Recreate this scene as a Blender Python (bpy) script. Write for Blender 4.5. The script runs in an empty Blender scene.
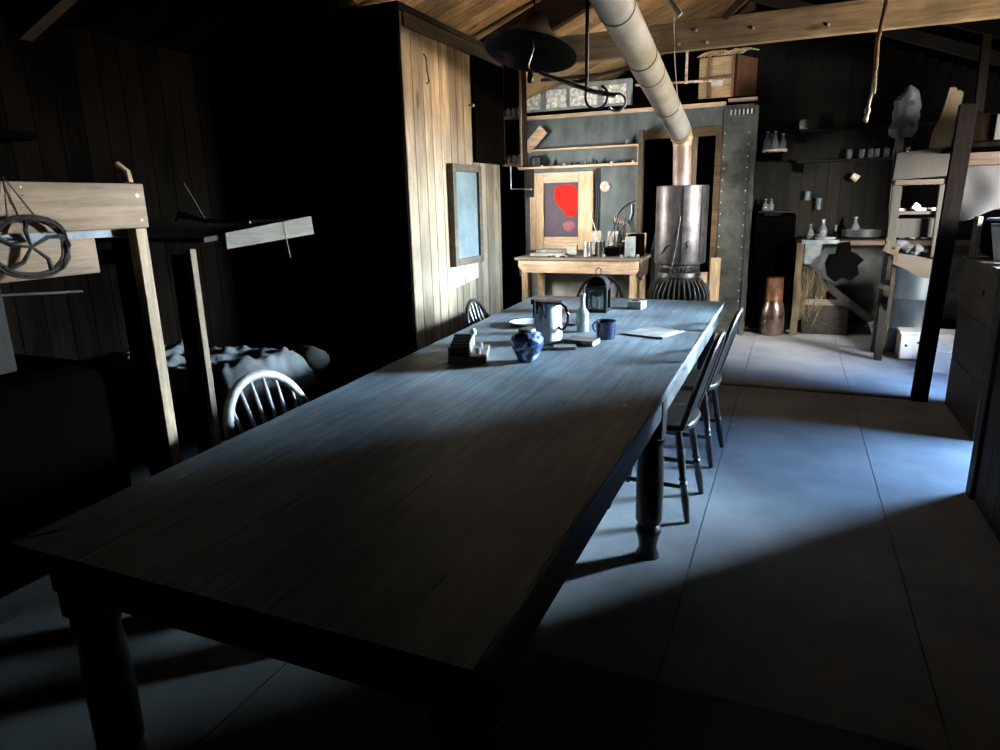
import bpy, bmesh, math, random
from mathutils import Vector, Matrix
random.seed(7)
SC = bpy.context.scene
COL = SC.collection
PI = math.pi

# ------------------------------------------------------------------ materials
def nd(nt, t, **k):
    n = nt.nodes.new(t)
    for a, b in k.items():
        if a in n.inputs: n.inputs[a].default_value = b
        else: setattr(n, a, b)
    return n

def base_mat(name):
    m = bpy.data.materials.new(name); m.use_nodes = True
    nt = m.node_tree
    return m, nt, nt.nodes['Principled BSDF']

def wood(name, c1, c2, axis='y', rough=.6, tone=.35, grain=1.0, bump=.15, spec=.4, stains=.4, coat=0, fine=.35, knots=0):
    """timber: streaky grain along one axis, blotches, per-plank tone"""
    m, nt, b = base_mat(name); L = nt.links.new
    tc = nd(nt, 'ShaderNodeTexCoord'); mp = nd(nt, 'ShaderNodeMapping')
    s = {'x': (1.2, 16, 16), 'y': (16, 1.2, 16), 'z': (16, 16, 1.2)}[axis]
    mp.inputs['Scale'].default_value = [q * grain for q in s]
    geo = nd(nt, 'ShaderNodeNewGeometry')
    add = nd(nt, 'ShaderNodeVectorMath', operation='MULTIPLY_ADD')
    add.inputs[1].default_value = (1, 1, 1)
    sc = nd(nt, 'ShaderNodeVectorMath', operation='SCALE'); sc.inputs[0].default_value = (13, 7, 31)
    L(geo.outputs['Random Per Island'], sc.inputs['Scale'])
    L(tc.outputs['Object'], mp.inputs['Vector']); L(mp.outputs[0], add.inputs[0]); L(sc.outputs[0], add.inputs[2])
    n1 = nd(nt, 'ShaderNodeTexNoise', Scale=1.6, Detail=6.0, Roughness=.65, Distortion=.6); L(add.outputs[0], n1.inputs['Vector'])
    n2 = nd(nt, 'ShaderNodeTexNoise', Scale=2.3, Detail=4.0); L(tc.outputs['Object'], n2.inputs['Vector'])
    r1 = nd(nt, 'ShaderNodeValToRGB'); L(n1.outputs['Fac'], r1.inputs[0])
    r1.color_ramp.elements[0].position = .32; r1.color_ramp.elements[1].position = .68
    r1.color_ramp.elements[0].color = (*c2, 1); r1.color_ramp.elements[1].color = (*c1, 1)
    # tone = 1 - tone*rand, stains
    mr = nd(nt, 'ShaderNodeMapRange'); mr.inputs['To Min'].default_value = 1 - tone; mr.inputs['To Max'].default_value = 1 + tone * .3
    L(geo.outputs['Random Per Island'], mr.inputs['Value'])
    ms = nd(nt, 'ShaderNodeMapRange'); ms.inputs['From Min'].default_value = .35; ms.inputs['From Max'].default_value = .65
    ms.inputs['To Min'].default_value = 1 - stains; ms.inputs['To Max'].default_value = 1; L(n2.outputs['Fac'], ms.inputs['Value'])
    mm = nd(nt, 'ShaderNodeMath', operation='MULTIPLY'); L(mr.outputs[0], mm.inputs[0]); L(ms.outputs[0], mm.inputs[1])
    n4 = nd(nt, 'ShaderNodeTexNoise', Scale=5.5, Detail=9.0, Roughness=.7); L(add.outputs[0], n4.inputs['Vector'])
    m4 = nd(nt, 'ShaderNodeMapRange'); m4.inputs['From Min'].default_value = .36; m4.inputs['From Max'].default_value = .58
    m4.inputs['To Min'].default_value = 1 - fine; m4.inputs['To Max'].default_value = 1.06; L(n4.outputs['Fac'], m4.inputs['Value'])
    m5 = nd(nt, 'ShaderNodeMath', operation='MULTIPLY'); L(mm.outputs[0], m5.inputs[0]); L(m4.outputs[0], m5.inputs[1])
    last = m5
    if knots:
        mk = nd(nt, 'ShaderNodeMapping'); mk.inputs['Scale'].default_value = {'x': (2, 6, 6), 'y': (6, 2, 6), 'z': (6, 6, 2)}[axis]
        va = nd(nt, 'ShaderNodeVectorMath', operation='ADD'); L(tc.outputs['Object'], mk.inputs[0]); L(mk.outputs[0], va.inputs[0]); L(sc.outputs[0], va.inputs[1])
        vo = nd(nt, 'ShaderNodeTexVoronoi', Scale=knots); L(va.outputs[0], vo.inputs['Vector'])
        mk2 = nd(nt, 'ShaderNodeMapRange'); mk2.inputs['From Min'].default_value = .07; mk2.inputs['From Max'].default_value = .17
        mk2.inputs['To Min'].default_value = .35; mk2.inputs['To Max'].default_value = 1; L(vo.outputs['Distance'], mk2.inputs['Value'])
        m6 = nd(nt, 'ShaderNodeMath', operation='MULTIPLY'); L(m5.outputs[0], m6.inputs[0]); L(mk2.outputs[0], m6.inputs[1]); last = m6
    vm = nd(nt, 'ShaderNodeVectorMath', operation='SCALE'); L(r1.outputs[0], vm.inputs[0]); L(last.outputs[0], vm.inputs['Scale'])
    L(vm.outputs[0], b.inputs['Base Color'])
    b.inputs['Roughness'].default_value = rough
    b.inputs['Specular IOR Level'].default_value = spec
    if coat: b.inputs['Coat Weight'].default_value = coat; b.inputs['Coat Roughness'].default_value = .3
    bp = nd(nt, 'ShaderNodeBump', Strength=bump, Distance=.01); L(n1.outputs['Fac'], bp.inputs['Height']); L(bp.outputs[0], b.inputs['Normal'])
    return m

def plain(name, c, rough=.5, metal=0, c2=None, scale=8, detail=5, bump=0, spec=.5, lo=.4, hi=.6, stretch=(1, 1, 1), coat=0):
    m, nt, b = base_mat(name); L = nt.links.new
    tc = nd(nt, 'ShaderNodeTexCoord'); mp = nd(nt, 'ShaderNodeMapping'); mp.inputs['Scale'].default_value = stretch
    n = nd(nt, 'ShaderNodeTexNoise', Scale=float(scale), Detail=float(detail), Roughness=.6)
    L(tc.outputs['Object'], mp.inputs[0]); L(mp.outputs[0], n.inputs['Vector'])
    r = nd(nt, 'ShaderNodeValToRGB'); L(n.outputs['Fac'], r.inputs[0])
    c2 = c2 or [q * .75 for q in c]
    r.color_ramp.elements[0].position = lo; r.color_ramp.elements[1].position = hi
    r.color_ramp.elements[0].color = (*c2, 1); r.color_ramp.elements[1].color = (*c, 1)
    L(r.outputs[0], b.inputs['Base Color'])
    mr = nd(nt, 'ShaderNodeMapRange'); mr.inputs['To Min'].default_value = max(0.02, rough - .12); mr.inputs['To Max'].default_value = min(1, rough + .12)
    L(n.outputs['Fac'], mr.inputs['Value']); L(mr.outputs[0], b.inputs['Roughness'])
    b.inputs['Metallic'].default_value = metal; b.inputs['Specular IOR Level'].default_value = spec
    if coat: b.inputs['Coat Weight'].default_value = coat
    if bump:
        bp = nd(nt, 'ShaderNodeBump', Strength=bump, Distance=.01); L(n.outputs['Fac'], bp.inputs['Height']); L(bp.outputs[0], b.inputs['Normal'])
    return m

def glass(name, c, rough=.08):
    m, nt, b = base_mat(name)
    b.inputs['Base Color'].default_value = (*c, 1); b.inputs['Roughness'].default_value = rough
    b.inputs['Transmission Weight'].default_value = .85; b.inputs['IOR'].default_value = 1.45
    return m

M = {}
M['table'] = wood('table_wood', (.35, .435, .49), (.19, .24, .27), 'y', rough=.5, tone=.3, grain=.8, bump=.25, spec=.5, stains=.5, fine=.3)
def scratches(m, c):
    nt = m.node_tree; L = nt.links.new; b = nt.nodes['Principled BSDF']
    src = b.inputs['Base Color'].links[0].from_socket
    tc = nd(nt, 'ShaderNodeTexCoord'); mp = nd(nt, 'ShaderNodeMapping'); mp.inputs['Scale'].default_value = (30, 7, 1); mp.inputs['Rotation'].default_value = (0, 0, .35)
    n = nd(nt, 'ShaderNodeTexNoise', Scale=1.0, Detail=2.0); L(tc.outputs['Object'], mp.inputs[0]); L(mp.outputs[0], n.inputs['Vector'])
    n3 = nd(nt, 'ShaderNodeTexNoise', Scale=3.0, Detail=3.0); L(tc.outputs['Object'], n3.inputs['Vector'])
    mu = nd(nt, 'ShaderNodeMath', operation='MULTIPLY'); L(n.outputs['Fac'], mu.inputs[0]); L(n3.outputs['Fac'], mu.inputs[1])
    r = nd(nt, 'ShaderNodeValToRGB'); r.color_ramp.elements[0].position = .435; r.color_ramp.elements[1].position = .47; L(mu.outputs[0], r.inputs[0])
    mx = nd(nt, 'ShaderNodeMix', data_type='RGBA'); L(r.outputs[0], mx.inputs['Factor']); L(src, mx.inputs['A']); mx.inputs['B'].default_value = (*c, 1)
    L(mx.outputs['Result'], b.inputs['Base Color'])
scratches(M['table'], (.38, .38, .37))
M['table_side'] = wood('table_side_wood', (.26, .26, .26), (.13, .13, .13), 'y', rough=.55, tone=.2)
M['dark_turned'] = wood('dark_turned_wood', (.05, .035, .03), (.02, .014, .012), 'z', rough=.4, tone=.2, stains=.3)
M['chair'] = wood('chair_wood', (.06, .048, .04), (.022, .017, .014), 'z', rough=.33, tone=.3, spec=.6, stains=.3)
M['pale_lit'] = wood('pale_lit_wood', (.75, .74, .72), (.50, .48, .46), 'z', rough=.4, tone=.2, spec=.5, stains=.2)  # pale wood; on the chair hoop it stands in for bright window light
M['boards'] = wood('pine_boards', (.40, .30, .19), (.21, .14, .075), 'z', rough=.6, tone=.5, grain=.7, bump=.35, stains=.4, fine=.4, knots=1.1)
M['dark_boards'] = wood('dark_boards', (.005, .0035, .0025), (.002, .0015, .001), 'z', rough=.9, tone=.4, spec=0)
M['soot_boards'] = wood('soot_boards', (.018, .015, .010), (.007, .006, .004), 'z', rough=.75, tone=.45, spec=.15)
M['roof'] = wood('roof_boards', (.72, .50, .26), (.38, .23, .10), 'x', rough=.7, tone=.4, grain=.8, spec=.2, knots=1.0)
M['beam'] = wood('beam_timber', (.30, .235, .155), (.15, .11, .068), 'x', rough=.7, tone=.2, grain=.7, stains=.55, knots=1.0)
M['rafter'] = wood('rafter_timber', (.05, .034, .024), (.022, .015, .010), 'x', rough=.8, tone=.2, spec=.2)
M['pine_x'] = wood('pine_x', (.80, .60, .43), (.54, .37, .23), 'x', rough=.55, tone=.15)
M['pine_y'] = wood('pine_y', (.54, .36, .21), (.34, .21, .12), 'y', rough=.6, tone=.15, grain=.5, knots=1.3)
M['pine_z'] = wood('pine_z', (.74, .56, .36), (.50, .33, .18), 'z', rough=.6, tone=.15)
M['grey_z'] = wood('grey_z', (.24, .20, .15), (.12, .10, .075), 'z', rough=.7, tone=.3)
M['dim_y'] = wood('dim_y', (.13,.11,.075), (.06,.05,.034), 'y', rough=.7)
M['bunkwood'] = wood('bunkwood', (.024,.020,.013), (.012,.010,.007), 'z', rough=.75)
M['straw_board'] = wood('tan_board', (.052,.037,.021), (.027,.018,.009), 'x', rough=.7)
M['wedge'] = plain('weathered_wedge', (.13,.11,.065), rough=.8, c2=(.085,.045,.012), scale=5, detail=7, lo=.38, hi=.6, stretch=(1,1,.4))
M['ladder'] = wood('ladder_wood', (.13,.105,.075), (.07,.052,.035), 'z', rough=.6)
M['door_brown'] = wood('door_brown', (.17,.105,.045), (.08,.045,.02), 'x', rough=.7)
M['post_tan'] = wood('post_tan', (.26,.19,.11), (.15,.10,.055), 'z', rough=.7)
M['worn'] = wood('worn_edge_wood', (.62,.63,.64), (.38,.39,.40), 'y', rough=.6)
M['sock'] = plain('mixed_wool', (.05,.055,.06), rough=.95, c2=(.012,.013,.015), scale=7, lo=.45, hi=.55)
M['copper_dim'] = plain('tarnished_copper', (.36,.25,.20), rough=.3, metal=.8, c2=(.12,.09,.08), scale=7, bump=.05)
M['deck'] = wood('deck_wood', (.07,.062,.052), (.03,.026,.022), 'y', rough=.8, spec=.1)
M['grey_x'] = wood('grey_x', (.32, .28, .22), (.17, .14, .11), 'x', rough=.7, tone=.3)
M['brown_y'] = wood('brown_y', (.13, .09, .055), (.06, .04, .025), 'y', rough=.7, tone=.3)
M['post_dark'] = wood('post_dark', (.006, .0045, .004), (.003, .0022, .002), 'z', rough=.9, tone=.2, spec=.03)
M['jamb'] = wood('jamb_boards', (.11, .085, .06), (.05, .038, .027), 'z', rough=.8, tone=.3, spec=.2)
M['floor'] = plain('floor_sheet', (.42, .43, .43), rough=.65, c2=(.24, .25, .26), scale=2.2, detail=8, bump=.08, spec=.2, lo=.3, hi=.7)
M['floor_shade'] = plain('shaded_floor_sheet', (.15, .148, .14), rough=.75, c2=(.09, .088, .082), scale=2.2, detail=8, bump=.08, spec=.15, lo=.3, hi=.7)  # darker copy of the floor sheet; foreground shade put into its colour
M['floor_edge'] = plain('floor_strip', (.18, .17, .16), rough=.7, scale=6)
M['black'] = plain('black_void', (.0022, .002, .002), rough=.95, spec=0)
M['zinc'] = plain('zinc_sheet', (.115, .145, .155), rough=.6, metal=.25, c2=(.028, .036, .038), scale=4.5, detail=8, bump=.1, lo=.3, hi=.66, stretch=(1, 1, .5))
M['zinc_dark'] = plain('tarred_metal', (.09, .095, .085), rough=.6, metal=.2, c2=(.025, .027, .025), scale=4, detail=7, bump=.1)
M['rivet'] = plain('rivet_metal', (.45, .45, .42), rough=.45, metal=.6)
M['plaster'] = plain('pale_panel', (.50, .50, .44), rough=.8, c2=(.24, .24, .19), scale=3, detail=6, lo=.35, hi=.65)
M['pipe'] = plain('stovepipe_metal', (.44, .45, .45), rough=.4, metal=.35, c2=(.27, .26, .19), scale=4, detail=8, lo=.35, hi=.65)
M['pipe_rust'] = plain('scorched_pipe', (.60, .50, .30), rough=.5, metal=.3, c2=(.36, .22, .12), scale=7, detail=6)
M['pipe_pink'] = plain('burnt_pipe', (.46, .40, .37), rough=.5, metal=.3, c2=(.27, .17, .13), scale=5, detail=7)
M['seam'] = plain('pipe_seam', (.05, .05, .045), rough=.6, metal=.3)
M['drum'] = plain('drum_metal', (.22, .215, .22), rough=.42, metal=.8, c2=(.11, .10, .105), scale=9, detail=6, bump=.12, lo=.35, hi=.65)
M['iron'] = plain('cast_iron', (.10, .11, .11), rough=.42, metal=.6, c2=(.04, .045, .045), scale=20, bump=.1)
M['iron_black'] = plain('black_iron', (.02, .02, .02), rough=.5, metal=.3)
M['iron_edge'] = plain('worn_iron', (.14, .145, .145), rough=.5, metal=.5)
M['shade'] = plain('enamel_shade', (.028, .024, .02), rough=.6, c2=(.014, .012, .01), scale=6, metal=0)
M['shade_in'] = plain('shade_rust', (.08, .052, .036), rough=.85, c2=(.010, .008, .007), scale=3, lo=.5, hi=.62, spec=.1)
M['gaspipe'] = plain('gas_pipe', (.80, .60, .53), rough=.5, c2=(.26, .18, .15), scale=20)
M['enamel_white'] = plain('white_enamel', (.74, .76, .78), rough=.18, c2=(.66, .68, .70), scale=14, coat=.3)
M['enamel_blue'] = plain('blue_enamel', (.014, .022, .075), rough=.25, c2=(.010, .016, .05), scale=8, coat=.3)
M['enamel_navy'] = plain('navy_enamel', (.007, .010, .024), rough=.2, coat=.3)
M['paper'] = plain('old_paper', (.40, .385, .35), rough=.8, c2=(.26, .25, .225), scale=10)
M['paper_white'] = plain('white_card', (.58, .58, .55), rough=.8, c2=(.44, .44, .41), scale=10)
M['book'] = plain('book_cloth', (.17, .13, .10), rough=.7)
M['book_grey'] = plain('grey_cloth', (.22, .21, .20), rough=.7)
M['tin'] = plain('tinplate', (.40, .42, .44), rough=.35, metal=.7, c2=(.22, .22, .22), scale=12)
M['tin_dark'] = plain('dark_tin', (.03, .028, .026), rough=.45, metal=.5, scale=12)
M['copper'] = plain('copper', (.62, .30, .17), rough=.35, metal=.8, c2=(.26, .13, .08), scale=6, bump=.05)
M['glass'] = glass('bottle_glass', (.80, .97, .92), .2); M['glass'].node_tree.nodes['Principled BSDF'].inputs['Transmission Weight'].default_value = .55
M['glass_dark'] = glass('jar_glass', (.75, .85, .90), .1)
M['frost'] = plain('frosted_pane', (.85, .87, .84), rough=.4, c2=(.38, .40, .33), scale=22, detail=8, lo=.42, hi=.58, coat=.3)
M['frost_frame'] = plain('grey_frame', (.30, .34, .36), rough=.5, c2=(.17, .19, .20), scale=8)
M['picture'] = plain('picture_glass', (.17, .20, .21), rough=.2, c2=(.10, .13, .125), scale=3, lo=.35, hi=.65, coat=.6)
M['pane_dark'] = plain('purple_pane', (.075, .055, .085), spec=.15, rough=.5, c2=(.06, .045, .06), scale=3)
M['red'] = plain('red_paint', (.62, .018, .010), spec=.1, rough=.8, c2=(.60, .015, .015), scale=9)
M['red_dim'] = plain('red_wash', (.23, .03, .06), rough=.3, c2=(.14, .03, .05), scale=9)
M['canvas'] = plain('grey_canvas', (.017, .0165, .0175), rough=.9, c2=(.006, .006, .006), scale=4, detail=6, lo=.35, hi=.65)
M['bedding'] = plain('grey_blanket', (.13, .135, .13), rough=.95, c2=(.05, .052, .052), scale=5, detail=7, bump=.2)
M['bag'] = plain('pale_bag', (.05, .056, .055), rough=.7, c2=(.024, .027, .027), scale=9, detail=7, bump=.3)
M['fur'] = plain('raw_wedge', (.62, .54, .38), rough=.8, c2=(.48, .28, .09), scale=5, detail=7, lo=.38, hi=.6, stretch=(1, 1, .4))
M['straw'] = plain('dull_straw', (.13, .095, .045), rough=.9, c2=(.05, .04, .02), scale=9)
M['rope'] = plain('hemp_rope', (.40, .34, .25), rough=.9, c2=(.24, .19, .13), scale=60)
M['wire'] = plain('pale_wire', (.62, .62, .60), rough=.5)
M['vine'] = plain('dark_cane', (.06, .045, .03), rough=.7, c2=(.02, .015, .01), scale=30)
M['white_box'] = plain('white_paint', (.82, .84, .86), rough=.45, c2=(.68, .70, .72), scale=5)
M['barrel'] = plain('blue_grey_drum', (.06, .085, .11), rough=.5, metal=.2, c2=(.035, .05, .065), scale=4)
M['crate'] = wood('crate_wood', (.66, .48, .28), (.44, .28, .14), 'x', rough=.6, tone=.25, stains=.4)
M['crate_side'] = wood('crate_side', (.22, .10, .045), (.13, .055, .025), 'z', rough=.6, tone=.2)
M['batten'] = wood('crate_batten', (.30, .17, .10), (.16, .08, .05), 'z', rough=.6, tone=.2)
M['nail'] = plain('nail_head', (.8, .8, .78), rough=.25, metal=.9)
M['cream'] = plain('cream_jar', (.85, .80, .68), rough=.5, c2=(.65, .58, .47), scale=15)
M['vase'] = None
def vase_mat():
    m, nt, b = base_mat('blue_white_glaze'); L = nt.links.new
    tc = nd(nt, 'ShaderNodeTexCoord')
    n = nd(nt, 'ShaderNodeTexNoise', Scale=22.0, Detail=3.0, Distortion=1.5); L(tc.outputs['Object'], n.inputs['Vector'])
    r = nd(nt, 'ShaderNodeValToRGB'); L(n.outputs['Fac'], r.inputs[0])
    e = r.color_ramp.elements; e[0].position = .44; e[0].color = (.02, .035, .11, 1); e[1].position = .58; e[1].color = (.33, .40, .47, 1)
    e2 = r.color_ramp.elements.new(.51); e2.color = (.07, .11, .24, 1)
    L(r.outputs[0], b.inputs['Base Color']); b.inputs['Roughness'].default_value = .22
    return m
M['vase'] = vase_mat()

# ------------------------------------------------------------------ mesh builder (world coordinates)
class MB:
    def __init__(s): s.bm = bmesh.new()
    def box(s, x0, x1, y0, y1, z0, z1, bev=0, mat=None):
        bm = bmesh.new()
        v = [bm.verts.new(p) for p in ((x0,y0,z0),(x1,y0,z0),(x1,y1,z0),(x0,y1,z0),(x0,y0,z1),(x1,y0,z1),(x1,y1,z1),(x0,y1,z1))]
        for f in ((3,2,1,0),(4,5,6,7),(0,1,5,4),(1,2,6,5),(2,3,7,6),(3,0,4,7)): bm.faces.new([v[i] for i in f])
        if bev: bmesh.ops.bevel(bm, geom=bm.edges[:], offset=bev, segments=2, affect='EDGES', profile=.5)
        if mat is not None: bm.transform(mat)
        s._add(bm); return s
    def rbox(s, c, size, rz=0, ry=0, rx=0, bev=0):
        m = Matrix.Translation(c) @ Matrix.Rotation(rz, 4, 'Z') @ Matrix.Rotation(ry, 4, 'Y') @ Matrix.Rotation(rx, 4, 'X')
        a, b, d = [q / 2 for q in size]
        return s.box(-a, a, -b, b, -d, d, bev, m)
    def _add(s, bm):
        me = bpy.data.meshes.new('t'); bm.to_mesh(me); bm.free(); s.bm.from_mesh(me); bpy.data.meshes.remove(me)
    def beam(s, p, q, w, h, up=(0,0,1), bev=0):
        """bar from p to q; w across, h along up"""
        p, q = Vector(p), Vector(q); d = (q - p); l = d.length; d.normalize()
        u = Vector(up); x = d.cross(u).normalized(); u = x.cross(d)
        m = Matrix((( x[0], d[0], u[0], 0),(x[1], d[1], u[1], 0),(x[2], d[2], u[2], 0),(0,0,0,1)))
        m = Matrix.Translation((p + q) / 2) @ m
        return s.box(-w/2, w/2, -l/2, l/2, -h/2, h/2, bev, m)
    def lathe(s, prof, c=(0,0,0), n=28, rot=None, closed=True, wob=0):
        bm = bmesh.new(); rings = []
        for r, z in prof:
            rings.append([bm.verts.new(((r + (random.uniform(-wob, wob) if wob else 0)) * math.cos(2*PI*i/n), r * math.sin(2*PI*i/n), z)) for i in range(n)])
        for a, b in zip(rings, rings[1:]):
            for i in range(n): bm.faces.new((a[i], a[(i+1) % n], b[(i+1) % n], b[i]))
        if closed:
            bm.faces.new(rings[0][::-1]); bm.faces.new(rings[-1])
        m = Matrix.Translation(c)
        if rot is not None: m = m @ rot
        bm.transform(m); s._add(bm); return s
    def rod(s, p, q, r, r2=None, n=12):
        p, q = Vector(p), Vector(q); d = q - p
        rot = Vector((0,0,1)).rotation_difference(d.normalized()).to_matrix().to_4x4()
        return s.lathe([(r, 0), (r if r2 is None else r2, d.length)], p, n, rot)
    def turned(s, p, q, prof, n=16):
        p, q = Vector(p), Vector(q); d = q - p
        rot = Vector((0,0,1)).rotation_difference(d.normalized()).to_matrix().to_4x4()
        return s.lathe([(r, t * d.length) for r, t in prof], p, n, rot)
    def tube(s, pts, r, n=8, cyc=False):
        pts = [Vector(p) for p in pts]; bm = bmesh.new(); rings = []; N = len(pts)
        prev = None
        for i, p in enumerate(pts):
            a = pts[(i-1) % N] if (cyc or i) else p
            b = pts[(i+1) % N] if (cyc or i < N-1) else p
            t = (b - a).normalized()
            if prev is None:
                u = t.cross(Vector((0,0,1)))
                if u.length < .1: u = t.cross(Vector((1,0,0)))
                u.normalize()
            else:
                u = prev - t * prev.dot(t); u.normalize()
            prev = u; w = t.cross(u)
            rr = r[i] if isinstance(r, (list, tuple)) else r
            rings.append([bm.verts.new(p + (u * math.cos(2*PI*k/n) + w * math.sin(2*PI*k/n)) * rr) for k in range(n)])
        rg = list(zip(rings, rings[1:])) + ([(rings[-1], rings[0])] if cyc else [])
        for a, b in rg:
            for k in range(n): bm.faces.new((a[k], b[k], b[(k+1) % n], a[(k+1) % n]))
        if not cyc: bm.faces.new(rings[0]); bm.faces.new(rings[-1][::-1])
        bmesh.ops.recalc_face_normals(bm, faces=bm.faces[:])
        s._add(bm); return s
    def prism(s, poly, h, m):
        """polygon in local xy, extruded by h in z, then transformed by m"""
        bm = bmesh.new()
        a = [bm.verts.new((x, y, 0)) for x, y in poly]; b = [bm.verts.new((x, y, h)) for x, y in poly]
        n = len(poly)
        bm.faces.new(a[::-1]); bm.faces.new(b)
        for i in range(n): bm.faces.new((a[i], a[(i+1) % n], b[(i+1) % n], b[i]))
        bmesh.ops.recalc_face_normals(bm, faces=bm.faces[:])
        bm.transform(m); s._add(bm); return s
    def sphere(s, c, r, sc=(1,1,1), n=16):
        prof = [(max(.0005, math.sin(PI*i/10)) * r, -math.cos(PI*i/10) * r) for i in range(11)]
        m = Matrix.Diagonal((*sc, 1))
        return s.lathe(prof, c, n, m)
    def lump(s, amp, scale, seed=0):
        from mathutils import noise as nz
        bmesh.ops.remove_doubles(s.bm, verts=s.bm.verts[:], dist=.0004)
        s.bm.normal_update()
        for v in s.bm.verts:
            p = v.co * scale + Vector((seed, seed * 2, 0)); v.co += v.normal * amp * (nz.noise(p) + .5 * nz.noise(p * 2.3))
        return s
    def build(s, name, mat, parent=None, smooth=False, bev=0):
        me = bpy.data.meshes.new(name)
        bmesh.ops.recalc_face_normals(s.bm, faces=s.bm.faces[:])
        if smooth:
            for f in s.bm.faces: f.smooth = True
        o = bpy.data.objects.new(name, me); COL.objects.link(o)
        if parent is not None:
            o.parent = parent
            w = wmat(parent)
            s.bm.transform(w.inverted())
        else:
            # origin at base centre
            vs = [v.co for v in s.bm.verts]
            c = Vector(((min(v.x for v in vs)+max(v.x for v in vs))/2, (min(v.y for v in vs)+max(v.y for v in vs))/2, min(v.z for v in vs)))
            s.bm.transform(Matrix.Translation(-c)); o.location = c
        s.bm.to_mesh(me); s.bm.free()
        me.materials.append(mat if not isinstance(mat, str) else M[mat])
        if smooth:
            try:
                md = o.modifiers.new('es', 'EDGE_SPLIT'); md.split_angle = math.radians(38)
            except Exception: pass
        return o
def wmat(o):
    m = Matrix.LocRotScale(o.location, o.rotation_euler, o.scale)
    return wmat(o.parent) @ m if o.parent else m

def tag(o, label, cat, group=None):
    o['label'] = label; o['category'] = cat
    if group: o['group'] = group
    return o
def thing(name, loc, label, cat, group=None, rz=0):
    o = bpy.data.objects.new(name, None); COL.objects.link(o); o.empty_display_size = .05
    o.location = loc; o.rotation_euler = (0, 0, rz)
    return tag(o, label, cat, group)
def struct(o): o['kind'] = 'structure'; return o
def copy_tree(o, parent=None):
    c = o.copy(); COL.objects.link(c); c.parent = parent
    for ch in [k for k in COL.objects if k.parent == o]: copy_tree(ch, c)
    return c

# ------------------------------------------------------------------ camera
FPX = 667.0
cam = bpy.data.cameras.new('camera'); co = bpy.data.objects.new('camera', cam); COL.objects.link(co)
R = ((0.91932438, -0.38577499, -0.0775909), (0.39282561, 0.88818536, 0.23835859), (-0.02303768, -0.24960855, 0.96807274))
r_, f_, u_ = [Vector((R[0][i], R[1][i], R[2][i])) for i in range(3)]
mm = Matrix((( r_[0], u_[0], -f_[0], 0), (r_[1], u_[1], -f_[1], 0), (r_[2], u_[2], -f_[2], 1.45), (0, 0, 0, 1)))
co.matrix_world = mm
cam.sensor_width = 36; cam.lens = FPX / 1000 * 36; cam.clip_start = .02
SC.camera = co

# ------------------------------------------------------------------ the hut
XL, XR, YN, YF = -3.45, 2.25, -1.6, 8.5
RX, RZ = -.55, 3.44                       # ridge
def roofz(x): return RZ - .37 * abs(x - RX) if x < RX else RZ - .37 * abs(x - RX)

b = MB()
xs = [XL, -2.55, -1.42, -.277, .50, 1.42, XR]
for x0, x1 in zip(xs, xs[1:]): b.box(x0 + .002, x1 - .002, 1.8, YF, -.03, 0)
struct(b.build('floor', 'floor'))
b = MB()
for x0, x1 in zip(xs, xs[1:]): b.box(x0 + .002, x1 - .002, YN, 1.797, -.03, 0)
struct(b.build('floor_near', 'floor_shade'))  # sheets nearest the camera take the shade-coloured copy
b = MB(); b.box(XL - .1, XR + .1, YN - .1, YF + .1, -.08, -.031); struct(b.build('floor_base', 'black')).name = 'trim_0'

def plank_wall_x(x, y0, y1, ztop, mat, name, w=.13, t=.03, z0=0, gap=.004):
    b = MB(); y = y0
    while y < y1 - .001:
        e = min(y + w, y1); b.box(x, x + t, y + gap/2, e - gap/2, z0, ztop); y = e
    return struct(b.build(name, mat))
def plank_wall_y(y, x0, x1, zf, mat, name, w=.13, t=.03, z0=0):
    b = MB(); x = x0
    while x < x1 - .001:
        e = min(x + w, x1); zt = min(zf(x), zf(e)) if callable(zf) else zf
        b.box(x + .002, e - .002, y, y + t, z0, zt); x = e
    return struct(b.build(name, mat))
LY0, LY1, LZ0, LZ1 = 5.45, 6.35, 1.05, 1.95
b = MB(); y = YN
while y < YF - .001:
    e = min(y + .13, YF)
    if y < LY0 < e: e = LY0
    if y < LY1 < e: e = LY1
    if y >= LY0 - 1e-6 and e <= LY1 + 1e-6:
        b.box(XL - .03, XL, y, e, 0, LZ0); b.box(XL - .03, XL, y, e, LZ1, roofz(XL))
    else: b.box(XL - .03, XL, y + .002, e - .002, 0, roofz(XL))
    y = e
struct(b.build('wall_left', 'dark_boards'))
b = MB()
b.box(XL - .05, XL + .02, LY0 - .05, LY0, LZ0 - .05, LZ1 + .05); b.box(XL - .05, XL + .02, LY1, LY1 + .05, LZ0 - .05, LZ1 + .05)
b.box(XL - .05, XL + .02, LY0, LY1, LZ0 - .05, LZ0); b.box(XL - .05, XL + .02, LY0, LY1, LZ1, LZ1 + .05)
struct(b.build('window_2', 'dark_boards'))
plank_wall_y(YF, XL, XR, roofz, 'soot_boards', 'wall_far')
plank_wall_y(YN - .03, XL, XR, roofz, 'dark_boards', 'wall_near')
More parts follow.
